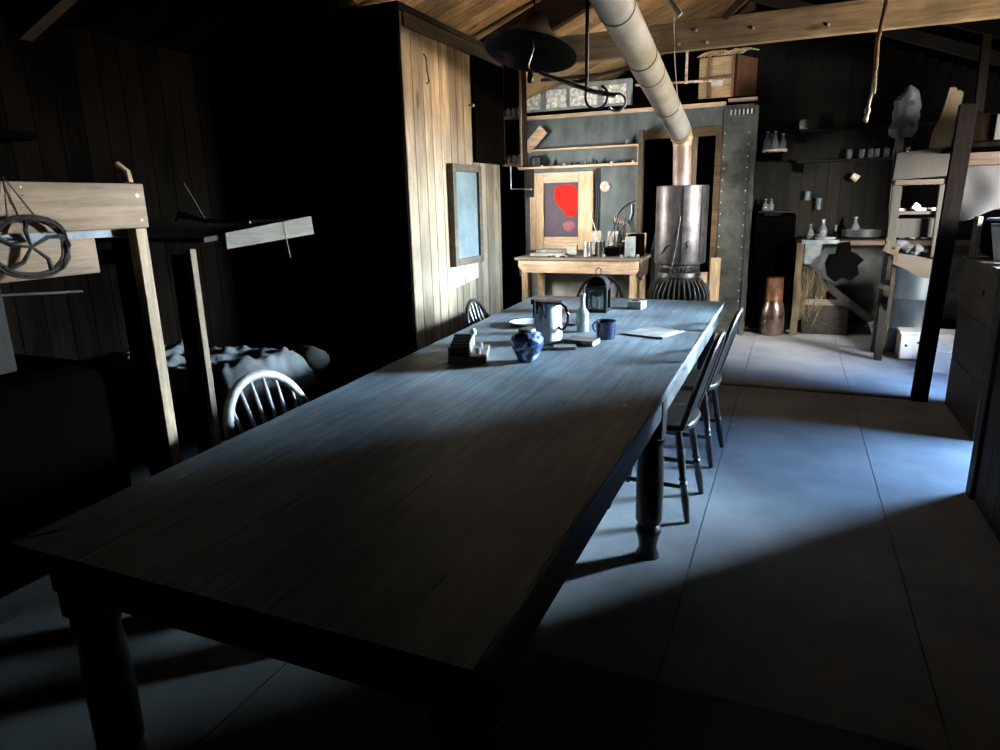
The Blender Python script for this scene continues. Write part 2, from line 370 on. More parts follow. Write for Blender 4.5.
# right wall with the window opening
WY0, WY1, WZ0, WZ1 = 4.45, 5.34, 1.14, 1.92
b = MB(); y = YN
while y < YF - .001:
    e = min(y + .14, YF)
    if y < WY0 < e: e = WY0
    if y < WY1 < e: e = WY1
    if y >= WY0 - 1e-6 and e <= WY1 + 1e-6:
        b.box(XR, XR + .04, y, e, 0, WZ0); b.box(XR, XR + .04, y, e, WZ1, roofz(XR))
    else: b.box(XR, XR + .04, y + .001, e - .001, 0, roofz(XR))
    y = e
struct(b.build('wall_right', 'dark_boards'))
b = MB()
b.box(XR - .02, XR + .06, WY0 - .05, WY0, WZ0 - .05, WZ1 + .05); b.box(XR - .02, XR + .06, WY1, WY1 + .05, WZ0 - .05, WZ1 + .05)
b.box(XR - .02, XR + .06, WY0, WY1, WZ0 - .05, WZ0); b.box(XR - .02, XR + .06, WY0, WY1, WZ1, WZ1 + .05)
b.box(XR + .01, XR + .03, WY0, WY1, (WZ0+WZ1)/2 - .012, (WZ0+WZ1)/2 + .012)
struct(b.build('window_1', 'grey_z'))
b = MB()
b.box(XL-.2, XR+.2, YF+.04, YF+.07, -.1, 4); b.box(XL-.2, XR+.2, YN-.07, YN-.04, -.1, 4); b.box(XL-.1, XL-.055, YN-.07, LY0-.03, -.1, 3); b.box(XL-.1, XL-.055, LY1+.03, YF+.07, -.1, 3); b.box(XL-.1, XL-.055, LY0-.03, LY1+.03, -.1, LZ0-.03); b.box(XL-.1, XL-.055, LY0-.03, LY1+.03, LZ1+.03, 3)
b.box(XR+.045, XR+.07, YN-.07, WY0-.02, -.1, 3); b.box(XR+.045, XR+.07, WY1+.02, YF+.07, -.1, 3)
b.box(XR+.045, XR+.07, WY0-.02, WY1+.02, -.1, WZ0-.02); b.box(XR+.045, XR+.07, WY0-.02, WY1+.02, WZ1+.02, 3)
struct(b.build('trim_50', 'black'))
# roof boards, rafters, tie beam
def slope_box(b, x0, x1, y0, y1, off0, off1):
    bm = bmesh.new(); v = []
    for off in (off0, off1):
        for x, y in ((x0,y0),(x1,y0),(x1,y1),(x0,y1)): v.append(bm.verts.new((x, y, roofz(x) + off)))
    for f in ((3,2,1,0),(4,5,6,7),(0,1,5,4),(1,2,6,5),(2,3,7,6),(3,0,4,7)): bm.faces.new([v[i] for i in f])
    b._add(bm)
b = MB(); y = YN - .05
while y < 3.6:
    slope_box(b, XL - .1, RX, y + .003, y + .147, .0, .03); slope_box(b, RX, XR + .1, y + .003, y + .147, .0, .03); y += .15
struct(b.build('ceiling_near', 'dark_boards'))  # near part of the roof coloured dark to keep the foreground in shade
b = MB()
y1_ = y
while y < YF + .05:
    slope_box(b, XL - .1, RX, y + .003, y + .147, .0, .03); y += .15
struct(b.build('ceiling', 'roof'))
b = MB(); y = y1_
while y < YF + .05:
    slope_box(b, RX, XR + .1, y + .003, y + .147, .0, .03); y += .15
struct(b.build('ceiling_right', 'dark_boards'))  # right slope coloured dark in place of the shade above the beam
b = MB()
slope_box(b, XL - .12, RX, YN - .1, YF + .1, .032, .06); slope_box(b, RX, XR + .15, YN - .1, YF + .1, .032, .06)
struct(b.build('ceiling_cover', 'black'))
k = 0
for y in (-.4, .5, 1.4, 2.3, 3.2, 4.1, 5.0, 5.9, 6.8, 7.7):
    for x0, x1 in ((XL, RX), (RX, XR)):
        if x0 == XL and y > 3: continue
        b = MB(); slope_box(b, x0, x1, y, y + .06, -.11, -.002); k += 1
        struct(b.build('trim_%d' % k, 'rafter'))
# tie beam across the room + braces
def tie(y, z0, z1, name):
    b = MB(); b.box(-2.0, 1.45, y, y + .07, z0, z1, .006); return struct(b.build(name, 'beam'))
t = tie(5.45, 2.505, 2.70, 'trim_30')
for (x, z) in ((-1.07, 2.60), (-.87, 2.55), (-.75, 2.63), (-.67, 2.54), (-.36, 2.60), (.12, 2.565)):
    MB().rod((x, 5.440, z), (x, 5.452, z), .011, n=8).build('bolt', 'rivet', t)
b = MB(); b.beam((-1.10, 5.50, 2.69), (-1.75, 5.50, 3.05), .05, .13, up=(0,1,0)); struct(b.build('trim_31', 'beam'))
b = MB(); b.beam((-.56, 5.50, 2.69), (-.1, 5.50, 3.1), .05, .13, up=(0,1,0)); struct(b.build('trim_39', 'rafter'))
b = MB(); b.beam((-2.6, 5.25, 2.48), (-.9, 5.25, 3.19), .07, .22); struct(b.build('trim_38', 'rafter'))

# boarded cubicle: pine face to the table, dark face to the camera
CX = -2.2
b = MB(); y = 3.72
ws = [.11, .13, .10, .12, .14, .10, .11, .13, .12, .11, .13, .10, .12]
i = 0
while y < 5.16:
    e = min(y + ws[i % len(ws)], 5.17); i += 1
    b.box(CX - .025, CX, y + .003, e - .003, 0, 2.55, .006); y = e
b.box(CX - .04, CX - .026, 3.72, 5.17, 0, 2.55)
struct(b.build('wall_cubicle', 'boards'))
b = MB(); x = -3.44
while x < CX - .03:
    e = min(x + .15, CX - .002); b.box(x + .002, e - .002, 3.69, 3.72, 0, 2.55); x = e
struct(b.build('wall_cubicle_end', 'dark_boards'))
b = MB(); b.box(-3.4, CX - .05, 5.14, 5.17, 0, 2.55); struct(b.build('wall_cubicle_back', 'dark_boards'))
b = MB(); b.box(-3.4, CX + .025, 3.665, 5.2, 2.55, 2.585); struct(b.build('trim_32', 'rafter'))
b = MB(); b.box(CX + .001, CX + .016, 3.74, 5.17, 2.47, 2.549); struct(b.build('trim_33', 'brown_y'))

# metal-sheeted partition with doorway
PY = 7.63
b = MB(); b.box(-2.93, -1.56, PY, PY + .04, .72, 2.36); b.box(-1.56, -.74, PY, PY + .04, 2.17, 2.36)
b.box(-2.93, -2.86, PY - .012, PY, .0, 1.75)
p = struct(b.build('wall_partition', 'zinc'))
b = MB(); b.box(-2.86, -1.56, PY, PY + .04, 0, .718); struct(b.build('wall_partition_foot', 'plaster'))
b = MB(); b.box(-.73, -.45, PY - .03, PY + .05, 0, 2.36); b.box(-.447, -.40, PY - .05, PY + .1, 0, 2.34)
pc = struct(b.build('wall_partition_column', 'zinc_dark'))
b = MB()
for x in (-.71, -.475):
    z = .25
    while z < 2.1:
        b.sphere((x + random.uniform(-.004, .004), PY - .031, z), .008, n=8); z += .115
b.build('rivet', 'rivet', pc)
b = MB(); b.box(-2.93, -.72, PY - .03, PY + .06, 2.36, 2.40, .004); b.box(-.70, -.42, PY - .05, PY + .07, 2.395, 2.42, .003); struct(b.build('trim_34', 'pine_x'))
b = MB(); b.box(-2.93, -.42, PY - .02, PY + .45, 2.42, 2.44); struct(b.build('trim_35', 'dark_boards'))
# doorway frame
dr = MB(); dr.box(-1.56, -.74, PY - .02, PY + .05, 2.08, 2.17); dr.box(-.80, -.735, PY - .02, PY + .05, 0, 2.08)
struct(dr.build('door_1', 'door_brown'))
b = MB(); b.box(-1.22, -1.0, PY + .12, PY + .17, 0, 2.1); struct(b.build('trim_36', 'post_tan'))
b = MB(); b.box(-1.6, -.5, 8.1, 8.12, 0, 2.3); struct(b.build('wall_darkroom', 'black'))
b = MB(); b.box(-.74, .1, 5.42, 5.47, 0, .012, .003); b.box(.1, .93, 5.42, 5.47, 0, .014, .003); struct(b.build('trim_37', 'floor_edge'))

# jamb partition near right
b = MB(); x = .90
b.box(.895, .965, 3.64, 3.73, 0, 2.3, .004)
y = 3.64
while y > -1.5:
    b.box(.915, .945, y - .16 + .002, y - .002, 0, 2.3); y -= .16
b.box(.946, .96, -1.55, 3.64, 0, 2.3)
struct(b.build('wall_bunk_side', 'jamb'))

# ------------------------------------------------------------------ the long table
t = thing('dining_table', (-1.0, 2.75, 0), 'long dark scrubbed wooden table running down the middle of the hut', 'table')
b = MB()
def ledge(y):  # slightly wandering edge of the old boards
    return -1.49 - (y - .76) * .066
bm = bmesh.new(); N = 40; rows = []
# tabletop planks (left edge tapers outwards)
pl = [0, .19, .42, .63, .85, 1.0]
for a, c in zip(pl, pl[1:]):
    bb = bmesh.new(); rr = []
    for i in range(N + 1):
        y = .77 + (4.72 - .77) * i / N
        xl = ledge(y) + (random.uniform(-.003, .003) if a == 0 else 0); xr = -.384 + (random.uniform(-.004, .003) if c == 1.0 else 0)
        xa = xl + (xr - xl) * a + .0008; xc = xl + (xr - xl) * c - .0008
        e = .004 if c == 1.0 else 0
        e2 = .004 if a == 0 else 0
        rr.append([bb.verts.new(q) for q in ((xa, y, .735), (xa, y, .77 - e2), (xa + e2 + .0005, y, .77), (xc - e - .0005, y, .77), (xc, y, .77 - e), (xc, y, .735))])
    for p0, p1 in zip(rr, rr[1:]):
        for j in range(6): bb.faces.new((p0[j], p0[(j+1) % 6], p1[(j+1) % 6], p1[j]))
    bb.faces.new(rr[0][::-1]); bb.faces.new(rr[-1])
    b._add(bb)
top = b.build('tabletop', 'table', t)
b = MB(); b.box(-.44, -.41, .84, 4.66, .62, .734); b.build('apron', 'table_side', t)
b = MB(); b.beam((-1.47, .84, .677), (-1.70, 4.66, .677), .03, .113); b.build('apron', 'table_side', t)
b = MB(); b.box(-1.48, -.44, .83, .86, .62, .734); b.build('apron', 'dark_turned', t)
b = MB(); b.box(-1.68, -.44, 4.63, 4.66, .62, .734); b.build('apron', 'dark_turned', t)
legp = [(.05, 0), (.046, .02), (.036, .06), (.04, .10), (.046, .14), (.054, .165), (.05, .19), (.038, .205), (.046, .22), (.054, .24), (.056, .45), (.052, .62), (.046, .70), (.056, .74), (.056, .755), (.044, .77)]
for (x, y) in ((-.455, 2.56), (-.47, .90), (-.47, 4.58), (-1.57, 2.56), (-1.455, .90), (-1.68, 4.58)):
    b = MB(); b.turned((x, y, 0), (x, y, .7), [(r, q) for r, q in legp]); b.box(x - .05, x + .05, y - .05, y + .05, .535, .734, .003)
    b.build('leg', 'dark_turned', t, smooth=True)
MB().rod((-.86, 1.62, .769), (-.90, 1.64, .772), .002).build('splinter', 'pale_lit', t); MB().rod((-1.43,.86,.77),(-1.49,.78,.774),.003).build('splinter', 'pale_lit', t)

b = MB(); rw = random.Random(4); out = [(-.3815, .79)]; inn = []; y = .79
while y < 4.70:
    inn.append((-.386 - abs(rw.gauss(0, .0035)), y)); y += rw.uniform(.03, .12)
b.prism(out + [(-.3815, 4.70)] + inn[::-1], .0115, Matrix.Translation((0, 0, .7598)))
b.build('worn_edge', 'worn', t)
# ------------------------------------------------------------------ bow-back chairs
def make_chair(label, mat, group, hoop='chair', sc=1.0, nsp=6, hr=.0135):
    r = thing('bow_back_chair', (0, 0, 0), label, 'chair', group)
    b = MB()                       # saddle seat, front towards +y
    pts = []
    for i in range(24):
        a = 2 * PI * i / 24; ca, sa = math.cos(a), math.sin(a)
        wx = .205 + (.012 if sa > 0 else -.015); 
        pts.append((wx * math.copysign(abs(ca) ** .62, ca), .195 * math.copysign(abs(sa) ** .62, sa)))
    b.prism(pts, .034, Matrix.Translation((0, 0, .43)))
    s = b.build('seat', mat, r)
    m = s.modifiers.new('bev', 'BEVEL'); m.width = .01; m.segments = 2
    lp = [(.011, 0), (.014, .05), (.019, .25), (.014, .38), (.021, .41), (.014, .44), (.021, .47), (.015, .50), (.02, .70), (.016, .78), (.02, .80), (.013, 1)]
    foot = {}
    for sx in (-1, 1):
        for sy in (-1, 1):
            p, q = (sx * .175, sy * .19 - .01, 0), (sx * .13, sy * .13, .435)
            foot[(sx, sy)] = (Vector(p), Vector(q))
            b = MB(); b.turned(p, q, lp, 12); b.build('leg', mat, r, smooth=True)
    b = MB()
    for sx in (-1, 1):
        a = foot[(sx, -1)]; c = foot[(sx, 1)]
        b.turned(a[0].lerp(a[1], .38), c[0].lerp(c[1], .38), [(.008, 0), (.014, .5), (.008, 1)], 10)
    a = (foot[(-1, -1)][0].lerp(foot[(-1, -1)][1], .38) + foot[(-1, 1)][0].lerp(foot[(-1, 1)][1], .38)) / 2
    c = Vector((-a.x, a.y, a.z)); b.turned(a, c, [(.008, 0), (.014, .5), (.008, 1)], 10)
    b.build('stretcher', mat, r, smooth=True)
    def H(t):                      # hoop curve, t 0..1
        a = PI * t; x = -math.cos(a) * (.165 + .05 * math.sin(a) ** .7); z = .455 + .405 * math.sin(a) ** .72
        return Vector((x, -.155 - (z - .455) * .30, z))
    b = MB(); b.tube([H(i / 40) for i in range(41)], hr, 10); b.build('hoop', hoop, r, smooth=True)
    for i in range(nsp):
        f = (i + 1) / (nsp + 1); x0 = -.14 + .28 * f
        # find hoop point with x matching the fanned spindle
        xt = (-.20 + .40 * f) * .93; best = min((H(q / 200) for q in range(20, 181)), key=lambda h: abs(h.x - xt))
        b = MB(); b.turned((x0, -.155, .455), best, [(.006, 0), (.008, .35), (.0055, 1)], 8); b.build('spindle', hoop, r, smooth=True)
    r.scale = (sc, sc, sc)
    return r
ch = make_chair('dark bow-back chair nearest the turned table leg, under the right long side', 'chair', 'chairs along the right table side')
ch.location = (-.53, 3.10, 0); ch.rotation_euler[2] = PI / 2 - .06
c2 = copy_tree(ch); c2.location = (-.50, 3.82, 0); c2.rotation_euler[2] = PI / 2 - .07
c2['label'] = 'dark bow-back chair on the right side of the table, next to the far corner'
c3 = copy_tree(ch); c3.location = (-1.38, 4.98, 0); c3.rotation_euler[2] = PI; c3.scale = (1.07, 1.07, 1.0)
c3['label'] = 'dark bow-back chair at the far end of the table, seen behind the lantern'; c3['group'] = 'chairs round the far end'
c4 = copy_tree(ch); c4.location = (-1.54, 3.78, 0); c4.rotation_euler[2] = -PI / 2 + .05
c4['label'] = 'bow-back chair against the pine boarded wall below the hanging mirror'; c4['group'] = 'chairs on the wall side'
c5 = make_chair('bow-back chair with a hoop coloured pale as brightly lit beside the bunks', 'chair', 'chairs on the wall side', hoop='pale_lit', nsp=6, hr=.0175)
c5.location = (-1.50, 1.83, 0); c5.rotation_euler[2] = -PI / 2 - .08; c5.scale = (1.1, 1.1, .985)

# ------------------------------------------------------------------ things on the table
TZ = .7705
r = thing('ginger_jar', (-1.03, 2.68, TZ), 'round blue and white glazed ginger jar standing on the table', 'jar')
b = MB(); b.lathe([(.036,0),(.040,.004),(.052,.03),(.068,.06),(.074,.085),(.070,.11),(.055,.128),(.038,.134),(.036,.138)], (-1.03,2.68,TZ), 36); b.build('body', 'vase', r, smooth=True)
b = MB(); b.lathe([(.038,.136),(.04,.14),(.038,.146),(.030,.148)], (-1.03,2.68,TZ), 30); b.build('rim', 'tin', r, smooth=True)

jx, jy = -1.08, 3.10
r = thing('coffee_pot', (jx, jy, TZ), 'tall white enamel jug with dark blue rim and looped handle', 'jug')
b = MB(); b.lathe([(.066,0),(.070,.003),(.071,.02),(.069,.12),(.066,.19),(.064,.2)], (jx,jy,TZ), 36); b.build('body', 'enamel_white', r, smooth=True)
b = MB(); b.lathe([(.064,.198),(.069,.2),(.070,.206),(.066,.211),(.030,.214),(.0005,.213)], (jx,jy,TZ), 36); b.prism([(-.058,-.025),(-.088,-.006),(-.088,.006),(-.058,.025)], .022, Matrix.Translation((jx,jy,TZ+.19)))
b.box(jx-.0725, jx-.0705, jy-.02, jy+.02, TZ+.12, TZ+.2)
b.build('rim', 'enamel_navy', r, smooth=True)
dx, dy = .92, -.38
b = MB(); b.tube([(jx + dx*q, jy + dy*q, TZ + z) for q, z in ((.062,.195),(.085,.200),(.115,.185),(.130,.15),(.128,.115),(.110,.085),(.085,.072),(.068,.085))], .007, 10); b.build('handle', 'enamel_navy', r, smooth=True)
for k, (a, z0) in enumerate(((-2.0,.10),(-1.35,.135),(-1.75,.12))):
    pass
b = MB()
for a, z0, w in ((-1.75,.105,.010),(-1.45,.13,.013),(-2.1,.15,.012)):
    b.rod((jx+.0695*math.cos(a), jy+.0695*math.sin(a), TZ+z0), (jx+.0655*math.cos(a), jy+.0655*math.sin(a), TZ+.2), w*.35, w)
b.build('enamel_drip', 'enamel_navy', r)

bx, by = -.995, 3.42
r = thing('glass_bottle', (bx, by, TZ), 'small pale green glass bottle with a long neck', 'bottle')
b = MB(); b.lathe([(.030,0),(.033,.004),(.033,.095),(.030,.108),(.016,.128),(.0135,.14),(.0125,.185),(.0125,.19)], (bx,by,TZ), 24); b.build('body', 'glass', r, smooth=True)
b = MB(); b.lathe([(.0155,.19),(.016,.196),(.0155,.205),(.010,.206)], (bx,by,TZ), 20); b.build('lip', 'glass', r, smooth=True)

mx, my = -.83, 3.27
r = thing('enamel_mug', (mx, my, TZ), 'dark blue enamel mug beside the glass bottle', 'mug')
b = MB(); b.lathe([(.0005,.004),(.045,.004),(.045,0),(.047,.003),(.050,.088),(.053,.09),(.051,.093),(.047,.089),(.043,.012),(.0005,.012)], (mx,my,TZ), 32, closed=False); b.build('cup', 'enamel_blue', r, smooth=True)
b = MB(); b.tube([(mx - .92*q, my + .38*q, TZ + z) for q, z in ((.048,.076),(.068,.078),(.082,.062),(.080,.040),(.066,.028),(.047,.028))], .0045, 8); b.build('handle', 'enamel_blue', r, smooth=True)

lx, ly = -1.092, 4.10
r = thing('candle_lantern', (lx, ly, TZ), 'dark tin lantern with a domed top, glass sides and wire ring', 'lantern', rz=.05)
b = MB(); b.box(lx-.068, lx+.068, ly-.06, ly+.06, TZ, TZ+.022, .003); b.box(lx-.068, lx+.068, ly-.06, ly+.06, TZ+.145, TZ+.165, .003)
for sx in (-1,1):
    for sy in (-1,1): b.box(lx+sx*.059-.009, lx+sx*.059+.009, ly+sy*.05-.009, ly+sy*.05+.009, TZ+.02, TZ+.15)
b.box(lx-.068, lx-.064, ly-.06, ly+.06, TZ+.02, TZ+.15)
b.build('frame', 'tin_dark', r)
b = MB(); b.lathe([(.063,0),(.063,.09)], (lx, ly-.045, TZ+.163), 32, Matrix.Rotation(-PI/2, 4, 'X')); b.build('hood', 'tin_dark', r, smooth=True)
b = MB(); b.lathe([(.052,0),(.052,.006)], (lx, ly-.051, TZ+.165), 28, Matrix.Rotation(-PI/2, 4, 'X')); b.build('vent', 'black', r)
b = MB(); b.box(lx-.055, lx+.055, ly-.056, ly-.053, TZ+.025, TZ+.143); b.build('pane', 'glass_dark', r)
b = MB(); b.lathe([(.014,0),(.014,.06),(.004,.07)], (lx, ly, TZ+.02), 14); b.build('candle', 'cream', r, smooth=True)
b = MB(); b.tube([(lx + .017*math.cos(a), ly, TZ+.25 + .024*math.sin(a)) for a in [2*PI*i/20 for i in range(20)]], .0035, 6, cyc=True); b.build('carrying_ring', 'tin_dark', r)

# small wooden rack of rollers
ax, ay = -1.318, 2.69
r = thing('wooden_rack', (ax, ay, TZ), 'small dark wooden rack of black rollers on a board base', 'rack')
b = MB(); b.box(ax-.085, ax+.085, ay-.135, ay+.135, TZ, TZ+.028, .004); b.build('base', 'book', r)
for kx in range(5):
    MB().rod((ax-.076, ay-.105+kx*.045, TZ+.052+.005*kx), (ax+.005, ay-.105+kx*.045, TZ+.052+.005*kx), .0195, n=14).build('roller', 'iron_black', r, smooth=True)
MB().box(ax-.084, ax-.077, ay-.125, ay+.11, TZ+.028, TZ+.07, .002).build('end_plate', 'grey_x', r)
MB().box(ax+.006, ax+.013, ay-.125, ay+.11, TZ+.028, TZ+.085, .002).build('end_plate', 'grey_x', r)
MB().rod((ax+.045, ay-.07, TZ+.028), (ax+.045, ay-.07, TZ+.056), .012).build('terminal', 'tin', r, smooth=True)
MB().rod((ax+.05, ay+.02, TZ+.028), (ax+.05, ay+.02, TZ+.065), .010).build('terminal', 'tin', r, smooth=True)
MB().lathe([(.014,0),(.016,.02),(.008,.03)], (ax+.01, ay+.11, TZ+.08), 14).build('knob', 'cream', r, smooth=True)
MB().rod((ax+.01, ay+.11, TZ+.028), (ax+.01, ay+.11, TZ+.08), .006).build('stem', 'tin', r, smooth=True)
r.rotation_euler[2] = .36

r = thing('enamel_dish', (-1.34, 3.52, TZ), 'shallow white enamel dish behind the jug', 'dish')
b = MB(); b.lathe([(.0005,.0),(.075,.0),(.115,.02),(.118,.022),(.112,.021),(.074,.006),(.0005,.006)], (-1.34,3.52,TZ), 36, closed=False); b.build('bowl', 'enamel_white', r, smooth=True)
b = MB(); b.tube([(-1.34+.118*math.cos(a), 3.52+.118*math.sin(a), TZ+.022) for a in [2*PI*i/36 for i in range(36)]], .003, 6, cyc=True); b.build('rim', 'enamel_navy', r, smooth=True)
r = tag(MB().lathe([(.0005,0),(.05,0),(.085,.016),(.083,.018),(.05,.004),(.0005,.004)], (-1.10,3.62,TZ), 30, closed=False).build('tin_plate', 'tin', smooth=True), 'dull tin plate behind the handle of the white jug', 'plate')

def book(x, y, z, w, d, h, rz, cover, label, name='book', cat='book', g=None):
    r = thing(name, (x, y, z), label, cat, g, rz)
    m = Matrix.Translation((x, y, z)) @ Matrix.Rotation(rz, 4, 'Z')
    b = MB(); b.box(-w/2, w/2, -d/2, d/2, 0, .003, 0, m); b.box(-w/2, w/2, -d/2, d/2, h-.003, h, 0, m); b.box(-w/2, -w/2+.003, -d/2, d/2, 0, h, 0, m); b.build('cover', cover, r)
    b = MB(); b.box(-w/2+.003, w/2-.003, -d/2+.003, d/2-.003, .0031, h-.0031, 0, m); b.build('pages', 'paper', r)
    return r
book(-.905, 3.11, TZ, .15, .10, .026, -.1, 'book', 'small brown book lying in front of the mug')
book(-.955, 2.98, TZ, .11, .07, .014, .35, 'book_grey', 'thin grey notebook lying in front of the brown book', 'notebook', 'notebook')
r = thing('newspaper', (-.62, 3.50, TZ), 'folded pale paper lying flat near the chair side edge', 'paper', rz=.3)
m = Matrix.Translation((-.625,3.487,TZ)) @ Matrix.Rotation(-.37,4,'Z')
MB().box(-.105,.105,-.13,.13,0,.004,0,m).build('sheet','paper',r)
m2 = Matrix.Translation((-.63,3.48,TZ+.0045)) @ Matrix.Rotation(-.30,4,'Z')
MB().box(-.10,.09,-.12,.11,0,.003,0,m2).build('sheet','paper',r)
tag(MB().rbox((-.57,3.325,TZ+.006),(.03,.02,.012),.4,bev=.002).build('pebble_weight','iron_black'),'tiny dark weight at the corner of the paper','weight')
r = thing('matchbox', (-.905, 4.28, TZ), 'white block-shaped box lying beyond the lantern at the table end', 'box', rz=-.2)
b = MB(); b.rbox((-.885,4.28,TZ+.025),(.10,.085,.050),-.2,bev=.006); b.build('case', 'paper_white', r)
b = MB(); b.rbox((-.89,4.275,TZ+.0515),(.045,.03,.004),-.2,bev=.001); b.build('lid_hole', 'iron_black', r)

# ------------------------------------------------------------------ mirror on boards
r = thing('mirror', (CX + .03, 4.46, 1.0), 'tall framed mirror hanging on the pine boarded wall', 'mirror')
b = MB()
y0, y1, z0, z1 = 4.23, 4.70, 1.02, 1.72
b.box(CX+.001, CX+.05, y0, y0+.05, z0, z1, .004); b.box(CX+.001, CX+.05, y1-.05, y1, z0, z1, .004)
b.box(CX+.001, CX+.05, y0+.05, y1-.05, z0, z0+.05, .004); b.box(CX+.001, CX+.05, y0+.05, y1-.05, z1-.05, z1, .004)
b.build('frame', 'brown_y', r)
MB().box(CX+.002, CX+.03, y0+.048, y1-.048, z0+.048, z1-.048).build('glass', 'picture', r)
tag(MB().rbox((CX+.003, 4.34, .94), (.004, .20, .14), 0, rx=.06).build('paper_note', 'paper_white'), 'white card pinned to the boards under the mirror', 'card')
tag(MB().rbox((CX+.003, 4.57, .955), (.003, .22, .13), 0, rx=.08).build('paper_note', 'paper'), 'browned paper scrap pinned beside the white card', 'card')
r = tag(MB().tube([(CX+.004, 3.98, 2.36), (CX+.02, 3.98, 2.34), (CX+.02, 3.985, 2.26), (CX+.03, 3.99, 2.20), (CX+.01, 3.995, 2.19)], .005).build('coat_hook', 'iron_black'), 'bent wire hook high on the pine boards', 'hook')
tag(MB().rod((CX+.001, 4.62, 2.13), (CX+.04, 4.62, 2.13), .012).build('wall_peg', 'paper_white'), 'short pale peg on the pine boards by the cupboard', 'peg')

# hanging dark panel and open cupboard beyond
tag(MB().box(CX+.002, CX+.03, 4.66, 5.20, 1.745, 2.47, .003).build('cupboard_panel', 'dark_boards'), 'dark brown wooden panel at the end of the pine boarding', 'panel')
r = thing('wall_cupboard', (-2.10, 5.35, 1.70), 'narrow open wall cupboard with shelves of small pots', 'cupboard')
b = MB(); b.box(-2.20, -2.185, 5.24, 5.34, 1.74, 2.50); b.box(-2.045, -2.03, 5.24, 5.34, 1.74, 2.50); b.box(-2.185, -2.045, 5.325, 5.34, 1.74, 2.5); b.box(-2.185,-2.045,5.24,5.325,2.485,2.5); b.build('carcass', 'soot_boards', r)
b = MB(); b.box(-2.186, -2.044, 5.238, 5.256, 1.735, 1.76); b.box(-2.186, -2.044, 5.238, 5.25, 2.095, 2.115); b.box(-2.205,-2.185,5.225,5.24,1.74,2.5); b.box(-2.05,-2.035,5.225,5.24,1.74,2.5); b.build('face_edge', 'pine_z', r)
b = MB(); b.box(-2.185, -2.045, 5.25, 5.325, 1.742, 1.76); b.box(-2.185, -2.045, 5.25, 5.325, 2.098, 2.115); b.build('shelf', 'pine_x', r)
n = 0
for (x, y, z) in ((-2.16,5.262,1.761),(-2.115,5.265,1.761),(-2.07,5.262,1.761),(-2.16,5.262,2.116),(-2.115,5.265,2.116),(-2.07,5.262,2.116)):
    n += 1
    tag(MB().lathe([(.018,0),(.021,.004),(.021,.045),(.014,.052),(.016,.062)], (x,y,z), 12).build('small_pot', 'cream', smooth=True),
        'small cream pot on the %s shelf of the narrow wall cupboard' % ('lower' if z < 2 else 'upper'), 'pot', 'pots on the cupboard %s shelf' % ('lower' if z < 2 else 'upper'))
# tilted hanging paper bracket below cupboard
tag(MB().rbox((-2.0,5.3,1.60),(.085,.01,.22),0,bev=.002).build('pale_offcut','grey_z'), 'short pale slat hanging under the open wall cupboard', 'slat')
tag(MB().tube([(-2.15,5.27,1.74),(-2.15,5.27,1.56),(-1.97,5.27,1.55)], .006).build('wall_bracket','wire'), 'thin pale bent bracket under the open wall cupboard', 'bracket')
tag(MB().rbox((-2.78,7.56,2.14),(.30,.02,.12),0,ry=-.78,bev=.002).build('tilted_board','pine_x'), 'short board leaning at a slant on the metal partition', 'board')

# low bunk seen in the dark gap
r = thing('side_bunk', (-3.1, 6.75, 0), 'low bunk with pale bedding in the dark gap behind the cubicle', 'bunk')
MB().box(-3.4,-2.85,6.3,7.3,.38,.45,.004).build('frame','dark_boards',r)
b = MB()
for i in range(9): b.sphere((-3.1+random.uniform(-.18,.18), 6.45+i*.09, .50+random.uniform(0,.03)), .11, (1.3,1,.5))
b.build('bedding','bedding',r,smooth=True)
for (x,y) in ((-2.9,6.35),(-2.9,7.25),(-3.35,6.35),(-3.35,7.25)): MB().box(x-.03,x+.03,y-.03,y+.03,0,.38).build('leg','dark_boards',r)

# ------------------------------------------------------------------ work desk at the partition
DY0, DY1 = 6.92, 7.58
BENCH = r = thing('work_bench', (-2.08, 7.25, 0), 'pine work bench with a deep front rail against the metal partition', 'bench')
b = MB()
for k in range(4): b.box(-2.80, -1.40, DY0 + k*(DY1-DY0)/4 + .001, DY0 + (k+1)*(DY1-DY0)/4 - .001, .835, .865, .003)
b.build('top', 'grey_x', r)
b = MB(); m = Matrix.Translation((0, DY0+.05, 0)) @ Matrix.Rotation(PI/2, 4, 'X')
b.prism([(-2.76,.834),(-1.43,.834),(-1.43,.74),(-1.46,.70),(-2.70,.70),(-2.76,.76)], .03, m); b.build('front_rail', 'pine_x', r)
MB().box(-1.46,-1.43,DY0+.05,DY1-.02,.66,.834).build('side_rail','brown_y',r)
MB().box(-2.76,-2.73,DY0+.05,DY1-.02,.66,.834).build('side_rail','brown_y',r)
for (x, y) in ((-2.70,DY0+.08),(-1.49,DY0+.08),(-2.70,DY1-.06),(-1.49,DY1-.06)): MB().box(x-.035,x+.035,y-.03,y+.03,0,.833,.003).build('leg','pine_z',r)
MB().beam((-1.50,7.5,.60),(-1.42,7.0,.83),.02,.05).build('brace','pine_y',r)
DZ = .8655
